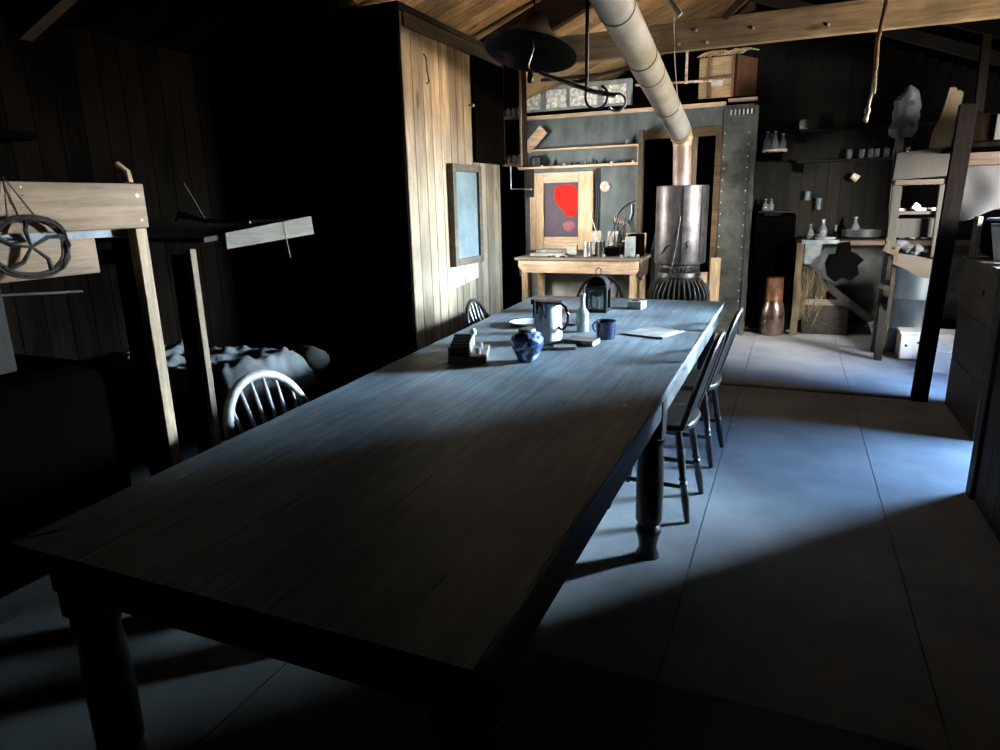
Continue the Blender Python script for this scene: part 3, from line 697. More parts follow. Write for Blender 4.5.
# bench clutter
def tin_can(x, y, z, rad, h, mat, label, g=None, name='tin_can'):
    r = thing(name, (x,y,z), label, 'tin', g)
    MB().lathe([(rad,0),(rad,h)], (x,y,z), 20).build('body', mat, r, smooth=True)
    MB().lathe([(rad*1.05,0),(rad*1.05,.006),(rad*.8,.008)], (x,y,z+h), 20).build('lid', 'tin', r, smooth=True)
    return r
tin_can(-2.02,7.12,DZ,.045,.15,'tin','grey cylinder tin on the bench, left of the pair','cylinder pair on the bench')
tin_can(-1.88,7.14,DZ,.045,.16,'tin_dark','darker grey cylinder tin on the bench, right of the pair','cylinder pair on the bench')
tin_can(-1.655,7.32,DZ,.04,.15,'enamel_navy','dark blue tin beside the grey upright box on the bench')
tin_can(-1.745,7.33,DZ,.035,.12,'tin','small grey tin just left of the dark blue tin')
r = thing('upright_box', (-1.52,7.25,DZ), 'upright box with a pale grey front and dark sides on the bench', 'box')
MB().box(-1.60,-1.49,7.05,7.07,DZ,DZ+.215,.003).build('front','frost_frame',r)
MB().box(-1.58,-1.44,7.072,7.30,DZ,DZ+.235,.012).build('body','dark_boards',r)
r = thing('microscope', (-1.95,7.25,DZ), 'tall brass-legged stand with a thin rod between the cylinder tins', 'stand')
b = MB(); b.lathe([(.05,0),(.05,.012),(.02,.02)], (-1.95,7.2,DZ), 18); b.build('base','iron_black',r,smooth=True)
MB().rod((-1.95,7.2,DZ+.015),(-1.95,7.2,DZ+.27),.012).build('pillar','gaspipe',r,smooth=True)
MB().rod((-1.95,7.2,DZ+.26),(-2.07,7.25,DZ+.56),.004).build('rod','wire',r)
tag(MB().rbox((-2.0,7.40,DZ+.13),(.11,.02,.26),.1,rx=-.1,bev=.004).build('paper_packet','paper'),'cream paper packet propped up behind the cylinder tins','packet')
tag(MB().rbox((-1.82,7.42,DZ+.13),(.12,.03,.25),-.1,rx=-.08,bev=.01).build('cloth_packet','paper'),'second cream packet leaning to the right of the tall stand','packet')
tag(MB().rbox((-2.48,7.17,DZ+.015),(.40,.13,.03),.05,bev=.004).build('paper_bundle','paper'),'long flat bundle of papers at the left end of the bench','papers')
tag(MB().lathe([(.14,0),(.16,.02),(.16,.055),(.15,.06)],(-2.50,7.38,DZ),24,Matrix.Diagonal((1.3,.7,1,1))).build('oval_tin','frost_frame',smooth=True),'oval blue-grey tin at the back of the bench','tin')
tag(MB().rbox((-2.26,7.33,DZ+.05),(.11,.09,.10),.2,bev=.005).build('small_carton','paper_white'),'small cream carton beside the oval tin','box')
for k in range(6):
    x = -2.42 + k*.05
    tag(MB().rbox((x, 7.0+random.uniform(-.02,.04), DZ+.008), (.05,.02,.016), random.uniform(-1,1), bev=.003).build('metal_scrap','tin_dark' if k%2 else 'tin'),'small metal piece scattered along the bench front edge','scrap','metal pieces on the bench')
b = MB()
for k in range(16):
    a = Vector((-1.77+random.uniform(-.09,.09), 7.36+random.uniform(-.08,.06), DZ+.02)); c = Vector((-1.78+random.uniform(-.07,.09), 7.48+random.uniform(-.02,.05), DZ+random.uniform(.12,.42)))
    b.tube([a, a.lerp(c,.5)+Vector((random.uniform(-.05,.05),0,0)), c], .005, 6)
tag(b.build('wire_tangle','iron_black'),'tangle of black wires rising from the bench against the partition','wires')
b = MB(); b.lathe([(.06,0),(.09,.05),(.08,.11),(.03,.13)],(-1.80,7.28,DZ),16,Matrix.Diagonal((1,.6,.8,1)))
tag(b.build('dark_bundle','iron_black',smooth=True),'dark lumpy bundle below the tangle of wires','bundle')
tag(MB().box(-1.73,-1.47,7.50,7.52,DZ,DZ+.23).build('stained_card','fur'),'yellow stained sheet standing behind the small tins','sheet')
for (x,y) in ((-1.82,7.04),(-1.62,7.0),(-1.45,6.99)):
    tag(MB().lathe([(.015,0),(.02,.01),(.018,.03),(.008,.035)],(x,y,DZ),12).build('glass_stopper','tin',smooth=True),'small rounded stopper standing on the bench top','stopper','stoppers on the bench')

# panel picture with red patch
r = thing('darkroom_panel', (-2.46, 7.6, .95), 'pale wooden frame holding a dark pane painted with a red patch', 'panel')
fy0, fy1 = PY-.045, PY-.002
MB().box(-2.86,-2.69,fy0,fy1,.90,1.775,.004).build('stile','pine_z',r)
MB().box(-2.27,-2.10,fy0,fy1,.90,1.775,.004).build('stile','pine_z',r)
MB().box(-2.69,-2.27,fy0,fy1,1.66,1.775,.004).build('rail','pine_x',r)
MB().box(-2.69,-2.27,fy0,fy1,.90,1.05,.004).build('rail','pine_x',r)
MB().box(-2.69,-2.27,PY-.02,PY-.004,1.05,1.66).build('pane','pane_dark',r)
def blob(cx, cz, rx, rz, n=40, w=.08, ph=0):
    return [((cx + rx*math.cos(2*PI*i/n)*(1+w*math.sin(3*2*PI*i/n+ph)+w*.5*math.sin(5*2*PI*i/n+1))), (cz + rz*math.sin(2*PI*i/n)*(1+w*math.cos(2*2*PI*i/n+ph)))) for i in range(n)]
mr = Matrix.Translation((0, PY-.0205, 0)) @ Matrix.Rotation(PI/2, 4, 'X')
poly = [(-2.56,1.60),(-2.50,1.635),(-2.40,1.64),(-2.32,1.62),(-2.285,1.56),(-2.285,1.42),(-2.30,1.32),(-2.34,1.275),(-2.40,1.28),(-2.44,1.30),(-2.455,1.35),(-2.50,1.38),(-2.545,1.44),(-2.57,1.52)]
MB().prism(poly,.002,mr).build('red_patch','red',r)
MB().prism(blob(-2.39,1.17,.07,.06),.002,mr).build('faded_patch','red_dim',r)

# shelf above
r = thing('partition_shelf', (-2.25,7.55,1.8), 'long narrow two-board shelf fixed across the metal partition', 'shelf')
MB().box(-2.96,-1.56,PY-.16,PY-.002,1.815,1.84,.002).build('board','pine_x',r)
MB().box(-2.96,-1.56,PY-.12,PY-.002,2.01,2.03,.002).build('board','pine_x',r)
for x in (-2.965,-1.575): MB().box(x-.012,x+.012,PY-.15,PY-.002,1.841,2.009).build('end_piece','pine_z',r)
rs = random.Random(3)
names = [('small_bottle','tin','dark little bottle standing on the long narrow shelf','bottle','bottles on the long shelf'),]
for k in range(15):
    x = -2.86 + k*.088 + rs.uniform(-.02,.02); h = rs.choice((.02,.03,.05,.03,.08)); rad = rs.uniform(.012,.028)
    o = MB().lathe([(rad,0),(rad,h*.7),(rad*.45,h*.85),(rad*.5,h)],(x,PY-.08,1.841),12).build('small_bottle', ('iron_black','tin_dark','tin')[k%3], smooth=True)
    tag(o,'little dark bottle or lump standing on the long narrow shelf','bottle','bottles on the long shelf')
tag(MB().lathe([(.06,0),(.075,.03),(.07,.10),(.05,.12)],(-2.76,PY-.085,1.841),20).build('dark_pot','iron_black',smooth=True),'round black pot at the left end of the long narrow shelf','pot')
tag(MB().lathe([(.018,0),(.02,.05),(.008,.065),(.009,.085)],(-1.72,PY-.06,2.0305),14).build('clear_bottle','glass_dark',smooth=True),'clear bottle standing on top of the long narrow shelf','bottle')
tag(MB().lathe([(.055,0),(.06,.008),(.045,.02)],(-1.97,PY-.003,1.60),24,Matrix.Rotation(PI/2,4,'X')).build('wall_disc','gaspipe',smooth=True),'pale round disc fixed to the partition beside the red-patched pane','disc')
for k, x in enumerate((-2.07,-2.045)):
    tag(MB().tube([(x,PY-.012,1.80),(x+.005,PY-.012,1.4),(x-.01,PY-.02,1.12)],.008).build('wall_cable','iron_black'),'black cable running down the partition beside the red-patched pane','cable','cables beside the pane')
tag(MB().tube([(-1.84,PY-.01,1.28),(-1.78,PY-.015,1.36),(-1.70,PY-.015,1.42),(-1.62,PY-.01,1.45)],.006).build('bent_tube','tin'),'thin bent metal tube curving up the partition','tube')
b = MB()
for k in range(7): b.tube([(-1.86+k*.025,PY-.012,1.27-.01*k),(-1.84+k*.02,PY-.02,1.22),(-1.80+k*.018,PY-.012,1.18+.01*(k%3))],.005)
tag(b.build('wire_nest','gaspipe'),'small brown nest of twisted wire hung on the partition','wires')
tag(MB().tube([(-1.66,PY-.01,1.40),(-1.66,PY-.012,1.30),(-1.68,PY-.01,1.24)],.009).build('glass_tube','wire'),'short white glass tube hanging on the partition','tube')

# door standing open at left of the doorway
r = thing('open_door_board', (-1.56,7.4,0), 'tall weathered board standing upright beside the doorway', 'board')
MB().beam((-1.545,7.50,0),(-1.55,7.52,2.17),.05,.10,up=(0,1,0)).build('board','brown_y',r)
r['label'] = 'tall weathered upright plank between the bench and the stove'
tag(MB().beam((-.72,7.38,0),(-.71,7.40,.84),.10,.03,up=(0,1,0)).build('upright_plank','pine_z'),'short yellow pine plank standing upright right of the stove','plank')
tag(MB().beam((-1.02,7.42,.60),(-.78,7.42,.62),.03,.14).build('pine_offcut','pine_x'),'pine board lying behind the stove beside the yellow plank','board')
tag(MB().tube([(-1.36,7.5,0),(-1.34,7.48,.9),(-1.30,7.50,1.2),(-1.36,7.5,1.32)],[.06,.07,.05,.02]).build('hanging_cloth','canvas'),'dingy pale cloth hanging in the doorway beside the plank','cloth')

# frosted transom on top of partition
r = thing('frosted_transom', (-2.3,7.6,2.44), 'long frosted glass panel lying on top of the metal partition', 'panel')
MB().box(-2.93,-1.70,7.62,7.70,2.441,2.71,.01).build('frame','frost_frame',r)
for x0, x1 in ((-2.90,-2.73),(-2.66,-2.42),(-2.38,-2.06),(-2.0,-1.75)): MB().box(x0,x1,7.60,7.619,2.47,2.66,.006).build('pane','frost',r)
# crate
r = thing('wooden_crate', (-.72,7.7,2.42), 'battened wooden crate standing on top of the partition', 'crate')
MB().box(-1.0,-.66,7.62,7.66,2.445,2.83,.004).build('front','crate',r)
MB().beam((-.64,7.64,2.64),(-.47,7.95,2.64),.02,.39).build('side','crate_side',r)
MB().box(-1.0,-.66,7.665,7.95,2.445,2.80).build('body','crate_side',r)
MB().box(-.92,-.895,7.60,7.62,2.445,2.84).build('batten','batten',r); MB().box(-.68,-.655,7.60,7.62,2.445,2.84).build('batten','batten',r)
MB().box(-1.0,-.655,7.585,7.60,2.62,2.645).build('batten','batten',r)
MB().box(-.88,-.76,7.611,7.619,2.555,2.615).build('paper_label','paper_white',r)
b = MB()
for k in range(14):
    x = -.95 + k*.033; b.tube([(x-.08,7.62,2.84),(x-.01,7.62,2.87+random.uniform(0,.03)),(x+.08,7.66,2.85+random.uniform(0,.05))],.006,6)
tag(b.build('straw_packing','fur'),'wisps of yellow straw lying on top of the crate','straw')
# iron bar under beam between posts
tag(MB().rod((-1.5,6.9,2.52),(-.68,6.9,2.50),.011).build('iron_rail','gaspipe'),'thin rusty horizontal rail in front of the crate','rail')
tag(MB().rod((-1.02,6.88,2.49),(-1.02,6.88,2.78),.012).build('rail_hanger','gaspipe'),'short rusty vertical hanger holding the thin rail','rod')
# little coat pegs sign on column
r = thing('peg_strip', (-.56,7.6,2.24), 'strip of small white pegs on the metal column under the crate', 'pegs')
MB().box(-.68,-.44,PY-.045,PY-.031,2.24,2.26).build('strip','zinc',r)
for k in range(6): MB().rod((-.66+k*.04,PY-.06,2.262),(-.66+k*.04,PY-.055,2.31),.008).build('peg','wire',r)

# ------------------------------------------------------------------ stove
sx, sy = -.925, 6.32
r = thing('heating_stove', (sx, sy, 0), 'black finned iron stove with a riveted metal drum on top', 'stove')
MB().lathe([(.23,.06),(.24,.10),(.24,.62),(.20,.72),(.16,.78),(.155,.80)],(sx,sy,0),40).build('body','iron_black',r,smooth=True)
nf = 36
for k in range(nf):
    a = 2*PI*k/nf
    m = Matrix.Translation((sx,sy,0)) @ Matrix.Rotation(a,4,'Z') @ Matrix.Rotation(PI/2,4,'X') @ Matrix.Translation((0,0,-.004))
    MB().prism([(.22,.10),(.275,.12),(.29,.30),(.285,.62),(.25,.69),(.19,.745),(.17,.745),(.22,.60)],.008,m).build('fin','iron_edge',r)
b = MB(); b.lathe([(.16,.765),(.195,.765),(.19,.80),(.165,.815),(.165,.84),(.185,.85),(.175,.875),(.15,.88)],(sx,sy,0),40)
b.build('collar','iron',r,smooth=True)
b = MB()
for k in range(40):
    a = 2*PI*k/40; b.rod((sx+.168*math.cos(a),sy+.168*math.sin(a),.815),(sx+.176*math.cos(a),sy+.176*math.sin(a),.85),.006,n=6)
b.build('collar_beading','iron_edge',r)
b = MB(); b.lathe([(.18,.872),(.222,.885),(.226,.90),(.225,1.20),(.228,1.545),(.224,1.562),(.12,1.565)],(sx,sy,0),48); b.build('drum','drum',r,smooth=True)
for a in (-1.40,-.62): 
    MB().beam((sx+.229*math.cos(a),sy+.229*math.sin(a),.90),(sx+.231*math.cos(a),sy+.231*math.sin(a),1.55),.012,.004,up=(math.cos(a),math.sin(a),0)).build('drum_seam','iron_black',r)
def onr(a,z,rr=.2275): return (sx+rr*math.cos(a),sy+rr*math.sin(a),z)
MB().tube([onr(-2.25,.975),onr(-2.1,1.0),onr(-2.0,1.04),onr(-1.75,1.06)],[.004,.009,.009,.003],6).build('tear','iron_black',r)
MB().tube([onr(-1.22,1.02),onr(-1.15,1.04),onr(-1.2,1.07),onr(-1.12,1.09)],[.004,.010,.009,.003],6).build('tear','iron_black',r)
MB().tube([onr(-1.75,.80,.235),onr(-1.6,1.0,.235),onr(-1.45,1.30,.235)],.0025,6).build('loose_wire','gaspipe',r)
for (a) in (.5,1.6,2.8,4.0,5.2): MB().rod((sx+.2*math.cos(a),sy+.2*math.sin(a),0),(sx+.18*math.cos(a),sy+.18*math.sin(a),.08),.02).build('foot','iron',r)
# stovepipe
r = thing('stovepipe', (sx, sy, 1.56), 'long pale metal stovepipe slanting up from the stove to the roof', 'pipe')
E0 = Vector((-.955, sy, 2.00)); E1 = Vector((-.885, 3.2, 2.45)); E2 = E0.lerp(E1, 1.25)
MB().rod((-.935,sy,1.566),(-.945,sy,1.93),.078,n=28).build('riser','pipe_pink',r,smooth=True)
dd = (E2-E0).normalized()
b = MB(); 
pts = [Vector((-.945,sy,1.90)),Vector((-.945,sy,1.955)),E0+dd*.03-Vector((0,0,.02)),E0+dd*.09,E0+dd*.18]
b.tube(pts,[.08,.086,.092,.094,.094],28); b.build('elbow','pipe_rust',r,smooth=True)
L_ = (E2-E0).length; t0 = .17; segs=[t0,.95,1.70,2.02,2.72,L_]
for k,(a,c) in enumerate(zip(segs,segs[1:])):
    MB().rod(E0+dd*a,E0+dd*c,.0945-.001*(k%2),n=32).build('pipe_section','pipe',r,smooth=True)
    MB().rod(E0+dd*(a-.006),E0+dd*(a+.006),.0965,n=32).build('joint_ring','seam',r,smooth=True)

# ------------------------------------------------------------------ lamp shade, hooks, wires
lx, ly, lz = -1.345, 3.6, 2.215
r = thing('hanging_lamp', (lx, ly, lz), 'wide dark conical lamp shade hanging from the roof', 'lamp')
tilt = Matrix.Rotation(-.26,4,'X') @ Matrix.Rotation(.08,4,'Y')
MB().lathe([(.250,0),(.245,.006),(.17,.06),(.11,.10),(.075,.15),(.06,.19),(.04,.20)],(lx,ly,lz),40,tilt,closed=False).build('shade','shade',r,smooth=True)
MB().lathe([(.243,.001),(.168,.056),(.108,.096),(.07,.14),(.0005,.141)],(lx,ly,lz),40,tilt,closed=False).build('shade_lining','shade_in',r,smooth=True)
MB().tube([(lx+.01,ly+.04,lz+.19),(lx+.01,ly+.04,roofz(lx)-.0)],.006).build('hanging_cord','iron_black',r)
MB().tube([(lx+.0,ly,lz+.15),(lx+.02,ly,lz+.02),(lx-.01,ly,lz-.06),(lx+.0,ly,lz-.10)],.004).build('burner_wire','tin',r)
MB().lathe([(.012,0),(.018,.01),(.016,.05),(.008,.07)],(lx+.0,ly,lz-.15),14).build('burner','tin_dark',r,smooth=True)
# gas pipe with ring
r = thing('gas_pipe', (-1.1,3.6,2.05), 'pinkish gas pipe with a curled open end below the lamp shade', 'pipe')
MB().tube([(-1.30,3.62,2.115),(-1.15,3.6,2.055),(-1.0,3.58,1.995),(-.87,3.57,1.962)],.012,12).build('pipe','gaspipe',r,smooth=True)
MB().tube([(-.868+.045*math.cos(a),3.57,1.932+.042*math.sin(a)) for a in [PI*.5+ -1.5*PI*i/20+.3 for i in range(20)]],.007,8).build('curl','gaspipe',r,smooth=True)
r = thing('iron_hook', (-1.03,3.6,2.0), 'black iron rod ending in a large round hook in front of the stovepipe', 'hook')
MB().tube([(-1.03,3.58,roofz(-1.03)),(-1.03,3.58,2.0)],.010,8).build('rod','iron_black',r,smooth=True)
MB().tube([(-1.03,3.57,2.03)]+[(-.975+.058*math.cos(a),3.57,1.965+.058*math.sin(a)) for a in [PI-.0+ 1.35*PI*i/22 for i in range(23)]],.007,8).build('hook_end','iron_black',r,smooth=True)
tag(MB().tube([(-.66,3.9,3.3),(-.665,3.9,2.5),(-.64,3.9,2.15),(-.61,3.9,1.90)],.0025,6).build('hanging_wire','wire'),'thin white wire hanging in front of the stovepipe','wire')
tag(MB().rod((-.70,3.8,2.48),(-.605,3.8,2.352),.013,n=12).build('white_rod','wire'),'short white slanting rod hanging high by the roof beam','rod')
tag(MB().tube([(-.695,3.8,2.478),(-.66,3.82,2.9),(-.62,3.85,3.38)],.003,6).build('rod_cord','wire'),'cord from which the white slanting rod hangs','cord')
r = thing('knotted_rope', (.34,4.3,1.83), 'knotted rope hanging from the roof in front of the beam', 'rope')
MB().tube([(.37,4.3,roofz(.37)),(.365,4.3,2.5),(.335,4.3,2.22),(.34,4.3,2.08)],.011,8).build('upper_rope','batten',r,smooth=True)
MB().tube([(.34,4.3,2.09),(.335,4.3,1.98),(.322,4.3,1.90)],.0085,8).build('lower_rope','rope',r,smooth=True)
MB().sphere((.322,4.3,1.885),.016,(1,1,1.3)).build('knot','rope',r,smooth=True)
MB().tube([(.322,4.3,1.87),(.318,4.3,1.84),(.325,4.3,1.825)],[.01,.014,.006],8).build('frayed_end','rope',r,smooth=True)
MB().tube([(.345,4.3,2.07),(.348,4.3,1.97)],.006,8).build('loose_strand','rope',r,smooth=True)
tag(MB().tube([(-1.75,4.9,2.30),(-1.3,4.9,2.30),(-.9,4.9,2.36)],.012,8).build('roof_strut','grey_x'),'slim pale strut behind the lamp shade','strut')

# ------------------------------------------------------------------ far right wall: shelves and counter
FY = 8.5
def shelf(x0,x1,z,d,label,mat='soot_boards'):
    r = thing('wall_shelf', ((x0+x1)/2,FY-d/2,z), label, 'shelf')
    MB().box(x0,x1,FY-d,FY-.002,z,z+.025,.002).build('board',mat,r)
    for x in (x0+.05,x1-.05): MB().box(x-.012,x+.012,FY-d+.03,FY-.002,z-.10,z-.001).build('bracket','dark_boards',r)
    return r
shelf(-.37,-.12,1.93,.22,'short pale-edged shelf carrying two glass flasks by the metal column','pine_x')
shelf(.0,1.55,2.12,.18,'upper empty dark shelf on the sooty back wall')
shelf(.0,1.55,1.80,.18,'middle dark shelf with a row of glass jars on the back wall')
shelf(-.37,.05,1.27,.20,'low dark shelf with two little bottles beside the metal column')
def flask(x,y,z,s,label,g,mat='glass_dark'):
    r = thing('glass_flask',(x,y,z),label,'flask',g)
    MB().lathe([(.03*s,0),(.036*s,.01*s),(.036*s,.075*s),(.015*s,.11*s),(.013*s,.15*s)],(x,y,z),16).build('body',mat,r,smooth=True)
    MB().lathe([(.016*s,.15*s),(.017*s,.158*s),(.009*s,.165*s)],(x,y,z),14).build('stopper','tin',r,smooth=True)
    return r
for x in (-.33,-.245): flask(x,8.32,1.956,1.15,'round-shouldered glass flask in the left pair on the short pale shelf','flasks on the short shelf')
for x in (-.285,-.17): flask(x,8.40,1.956,1.0,'glass flask in the right pair on the short pale shelf','flasks on the short shelf')
for x in (-.30,-.24): flask(x,8.35,1.296,.8,'little glass bottle on the low dark shelf','bottles on the low shelf')
for k,x in enumerate((.50,.62,.70,.76,.85,.93,.97,1.05)):
    tag(MB().lathe([(.02,0),(.026,.01),(.028,.07),(.024,.085),(.026,.09)],(x,8.38,1.826),14).build('glass_jar','glass_dark',smooth=True),'small glass jar in the row on the middle dark shelf','jar','jars on the middle shelf')
tag(MB().lathe([(.03,0),(.045,.01),(.045,.08),(.03,.10)],(.03,8.35,2.146),18).build('pale_tin','tin',smooth=True),'single pale round tin on the upper shelf','tin')
r = thing('hanging_cup',(.56,8.47,1.62),'pale enamel cup hanging sideways on the sooty back wall','cup')
MB().lathe([(.035,0),(.042,.07),(.044,.072),(.040,.07),(.033,.005)],(.55,8.40,1.65),20,Matrix.Rotation(2.2,4,'Y')).build('cup','cream',r,smooth=True)
MB().rod((.55,8.40,1.67),(.56,8.499,1.72),.004).build('nail','tin',r)
for (x,z,h) in ((.13,1.40,.10),(.25,1.30,.12)):
    tag(MB().lathe([(.03,0),(.034,h)],(x,8.44,z),14).build('hanging_tin','barrel',smooth=True),'small pale tin hung on the wall over the counter','tin','tins hung over the counter')
# counter / lab bench
r = thing('lab_counter',(.6,7.95,0),'rough wooden counter crowded with bottles along the back wall','counter')
MB().box(.05,1.9,7.72,8.35,.975,1.01,.004).build('top','soot_boards',r)
MB().box(.10,.45,7.70,7.719,.965,1.008,.002).build('front_strip','frost_frame',r)
MB().box(.45,1.9,7.70,7.719,.955,1.0,.002).build('front_strip','brown_y',r)
MB().box(.06,.13,7.74,7.80,0,.974,.003).build('leg','post_tan',r)
MB().box(1.78,1.86,7.74,7.80,0,.974,.003).build('leg','grey_z',r)
MB().box(.08,.14,8.25,8.31,0,.974,.003).build('leg','grey_z',r)
MB().box(.14,.30,7.76,7.775,.76,.96).build('side_panel','frost_frame',r)
MB().beam((.14,7.74,.72),(.92,7.70,.12),.03,.07).build('brace','deck',r)
MB().box(.13,1.85,8.27,8.29,.15,.95).build('back_panel','zinc_dark',r)
CZ = 1.0105
lab = [('glass_flask',.18,7.9),('glass_flask',.30,8.0),('glass_flask',.43,8.15),('glass_flask',.62,8.26),('glass_flask',.93,7.85)]
for k,(n_,x,y) in enumerate(lab): flask(x,y,CZ,(.9,1.2,.8,1.3,1.0)[k],'glass bottle among the clutter on the rough counter','bottles on the counter')
r = thing('black_pan',(.70,7.88,CZ),'wide black pan standing on the rough counter','pan')
MB().lathe([(.12,0),(.15,.02),(.155,.09),(.15,.09),(.14,.03),(.0005,.02)],(.66,7.96,CZ),28,Matrix.Diagonal((1.2,1,1,1))).build('body','iron_black',r,smooth=True)
MB().tube([(.84,7.96,CZ+.08),(.95,7.93,CZ+.10)],.01).build('handle','iron_black',r)
tag(MB().lathe([(.09,0),(.10,.02),(.05,.025)],(.32,7.82,CZ),24).build('enamel_dish','frost_frame',smooth=True),'pale blue flat dish at the left end of the rough counter','dish')
tag(MB().tube([(.16,7.76,CZ+.005),(.22,7.76,CZ+.05),(.34,7.78,CZ+.02),(.42,7.8,CZ+.005)],.006).build('bent_wire','tin'),'bent wire handle lying over the pale blue dish','wire')
for k,(x,h) in enumerate(((1.02,.06),(1.12,.1),(1.22,.05),(1.35,.08))):
    tag(MB().lathe([(.03,0),(.032,h),(.02,h+.01)],(x,7.9,CZ),16).build('jar','tin',smooth=True),'squat dull jar on the counter behind the ladder','jar','jars on the counter behind the ladder')
# things under counter
b = MB(); pts = []
for q, (dx, dz) in enumerate(((-.05,.22),(.06,.24),(.08,.14),(.13,.12),(.20,.06),(.15,.0),(.17,-.08),(.10,-.15),(.02,-.12),(-.04,-.17),(-.12,-.10),(-.15,.02),(-.12,.11),(-.06,.12))): pts.append((.48+dx, .76+dz))
b.prism(pts, .05, Matrix.Translation((0, 7.62, 0)) @ Matrix.Rotation(PI/2, 4, 'X'))
tag(b.build('hanging_coat','black'),'black ragged cloth hanging over the front of the rough counter','cloth')
b = MB()
for k in range(34):
    x = .22+random.uniform(-.09,.12); z0=.60+random.uniform(-.05,.12)
    b.tube([(x,7.6+random.uniform(-.04,.04),z0),(x+random.uniform(-.05,.08),7.58,z0-.15),(x+random.uniform(-.08,.05),7.6,z0-random.uniform(.2,.5))],.0035,5)
tag(b.build('straw_bundle','straw'),'loose bundle of straw hanging under the counter edge','straw')
r = thing('packing_box',(.42,7.85,0),'dim brown box stored under the rough counter','box')
MB().box(.18,.62,7.84,8.16,0,.38,.01).build('body','deck',r); MB().box(.17,.63,7.82,7.838,.32,.38).build('rim','grey_x',r)
tag(MB().rbox((.84,7.66,.13),(.06,.04,.13),0,ry=-.4,bev=.008).build('small_tin','frost_frame'),'small pale blue tin at the foot of the slanting brace','tin')
# copper canister
r = thing('copper_canister',(-.13,7.72,0),'shiny copper milk-churn shaped canister on the floor','canister')
MB().lathe([(.125,0),(.13,.01),(.13,.24),(.105,.34),(.092,.37)],(-.13,7.74,0),28).build('body','copper_dim',r,smooth=True)
MB().lathe([(.092,.37),(.096,.375),(.092,.60),(.098,.61),(.09,.615)],(-.13,7.74,0),28).build('neck','copper',r,smooth=True)
MB().lathe([(.131,.0),(.133,.02),(.133,.10),(.131,.11)],(-.13,7.74,.05),28).build('band','copper_dim',r,smooth=True)
tag(MB().box(-.37,.03,8.0,8.4,0,1.24,.01).build('dark_cabinet','black'),'black cupboard behind the copper canister','cupboard')
# ------------------------------------------------------------------ right-hand bunk frame
r = thing('timber_bunk',(.9,6.2,0),'rough timber bunk frame with a tilted head board and shelves','bunk')
MB().beam((.80,6.72,0),(.735,6.45,1.9),.06,.06,up=(0,1,0)).build('post','bunkwood',r)
b = MB(); m = Matrix.Translation((0,6.38,0)) @ Matrix.Rotation(PI/2,4,'X')
b.prism([(.71,1.555),(1.075,1.575),(1.10,1.80),(.72,1.76)],.025,m); b.build('headboard','bunkwood',r)
MB().box(.73,1.06,6.34,6.39,1.515,1.553).build('rail','straw_board',r)
MB().box(.76,1.10,6.37,6.62,1.285,1.31).build('shelf','straw_board',r)
MB().box(.76,1.10,6.44,6.68,1.10,1.25).build('shelf_back','bunkwood',r)
MB().box(.715,.78,6.33,6.37,1.02,1.51,.003).build('front_stile','bunkwood',r)
MB().box(1.035,1.085,6.33,6.37,.95,1.51,.003).build('front_stile','bunkwood',r)
b = MB(); m = Matrix.Translation((0,6.30,0)) @ Matrix.Rotation(PI/2,4,'X')
b.prism([(.76,.985),(.90,.97),(1.06,.93),(1.06,.78),(.96,.80),(.86,.86),(.77,.90)],.03,m); b.build('curved_board','straw_board',r)
# big post, its shade put into the near-black colour
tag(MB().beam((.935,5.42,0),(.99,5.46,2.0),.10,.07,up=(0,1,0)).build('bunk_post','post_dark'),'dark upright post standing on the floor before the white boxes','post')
# things on bunk
rs = random.Random(5)
for k in range(7):
    o = MB().rbox((.82+.04*k,6.42+rs.uniform(0,.1),1.3105+.012),(.07,.05,.022),rs.uniform(-.8,.8),bev=.005).build('paper_packet',('paper_white','iron_black','paper')[k%3])
    tag(o,'small packet in the heap on the upper bunk shelf','packet','packets on the bunk shelf')
tag(MB().rbox((.90,6.40,1.345),(.05,.03,.05),.3,ry=.6,bev=.003).build('white_packet','paper_white'),'bright white packet on top of the heap on the bunk shelf','packet')
b = MB(); b.lathe([(.04,0),(.08,.01),(.10,.03),(.11,.07),(.115,.11),(.11,.15),(.105,.19),(.105,.23),(.10,.27),(.09,.31),(.08,.34),(.06,.37),(.03,.385),(.002,.39)],(.755,6.42,1.88),36,Matrix.Diagonal((.80,.6,1,1))); b.lump(.05, 9, 3)
tag(b.build('hanging_bag','bag',smooth=True),'grey crumpled bag slumped on top of the bunk post','bag')
b = MB(); m = Matrix.Translation((0,6.42,0)) @ Matrix.Rotation(PI/2,4,'X')
b.prism([(.94,1.79),(1.07,1.79),(1.095,1.95),(1.11,2.18),(1.085,2.20),(1.07,2.185),(1.06,2.22),(1.02,2.22),(.985,2.0),(.95,1.90)],.06,m)
tag(b.build('split_board','wedge'),'tapering yellowed split board standing on the tilted headboard','board')
b = MB()
for x,c in ((.80,1.03),(.87,1.02),(.95,1.0),(1.02,.99)): b.sphere((x,6.42,c),.06,(1,.8,.7),24)
b.lump(.03, 16, 1)
tag(b.build('wool_socks','sock',smooth=True),'rumpled grey and dark socks piled behind the curved board','socks')
# ladder
r = thing('short_ladder',(.80,6.6,0),'small pale wooden ladder leaning against the bunk frame','ladder')
LA, LB, LC, LD = Vector((.79,7.10,0)), Vector((.715,6.22,1.09)), Vector((.87,7.00,0)), Vector((.775,6.20,1.05))
MB().beam(LA,LB,.028,.05,up=(0,1,0)).build('rail','ladder',r)
MB().beam(LC,LD,.030,.05,up=(0,1,0)).build('rail','ladder',r)
for t_ in (.30,.66,.96):
    p = LA.lerp(LB,t_); q = LC.lerp(LD,t_)
    MB().beam(p+Vector((-.02,-.035,0)),q+Vector((.01,-.035,0)),.02,.085).build('rung','ladder',r)
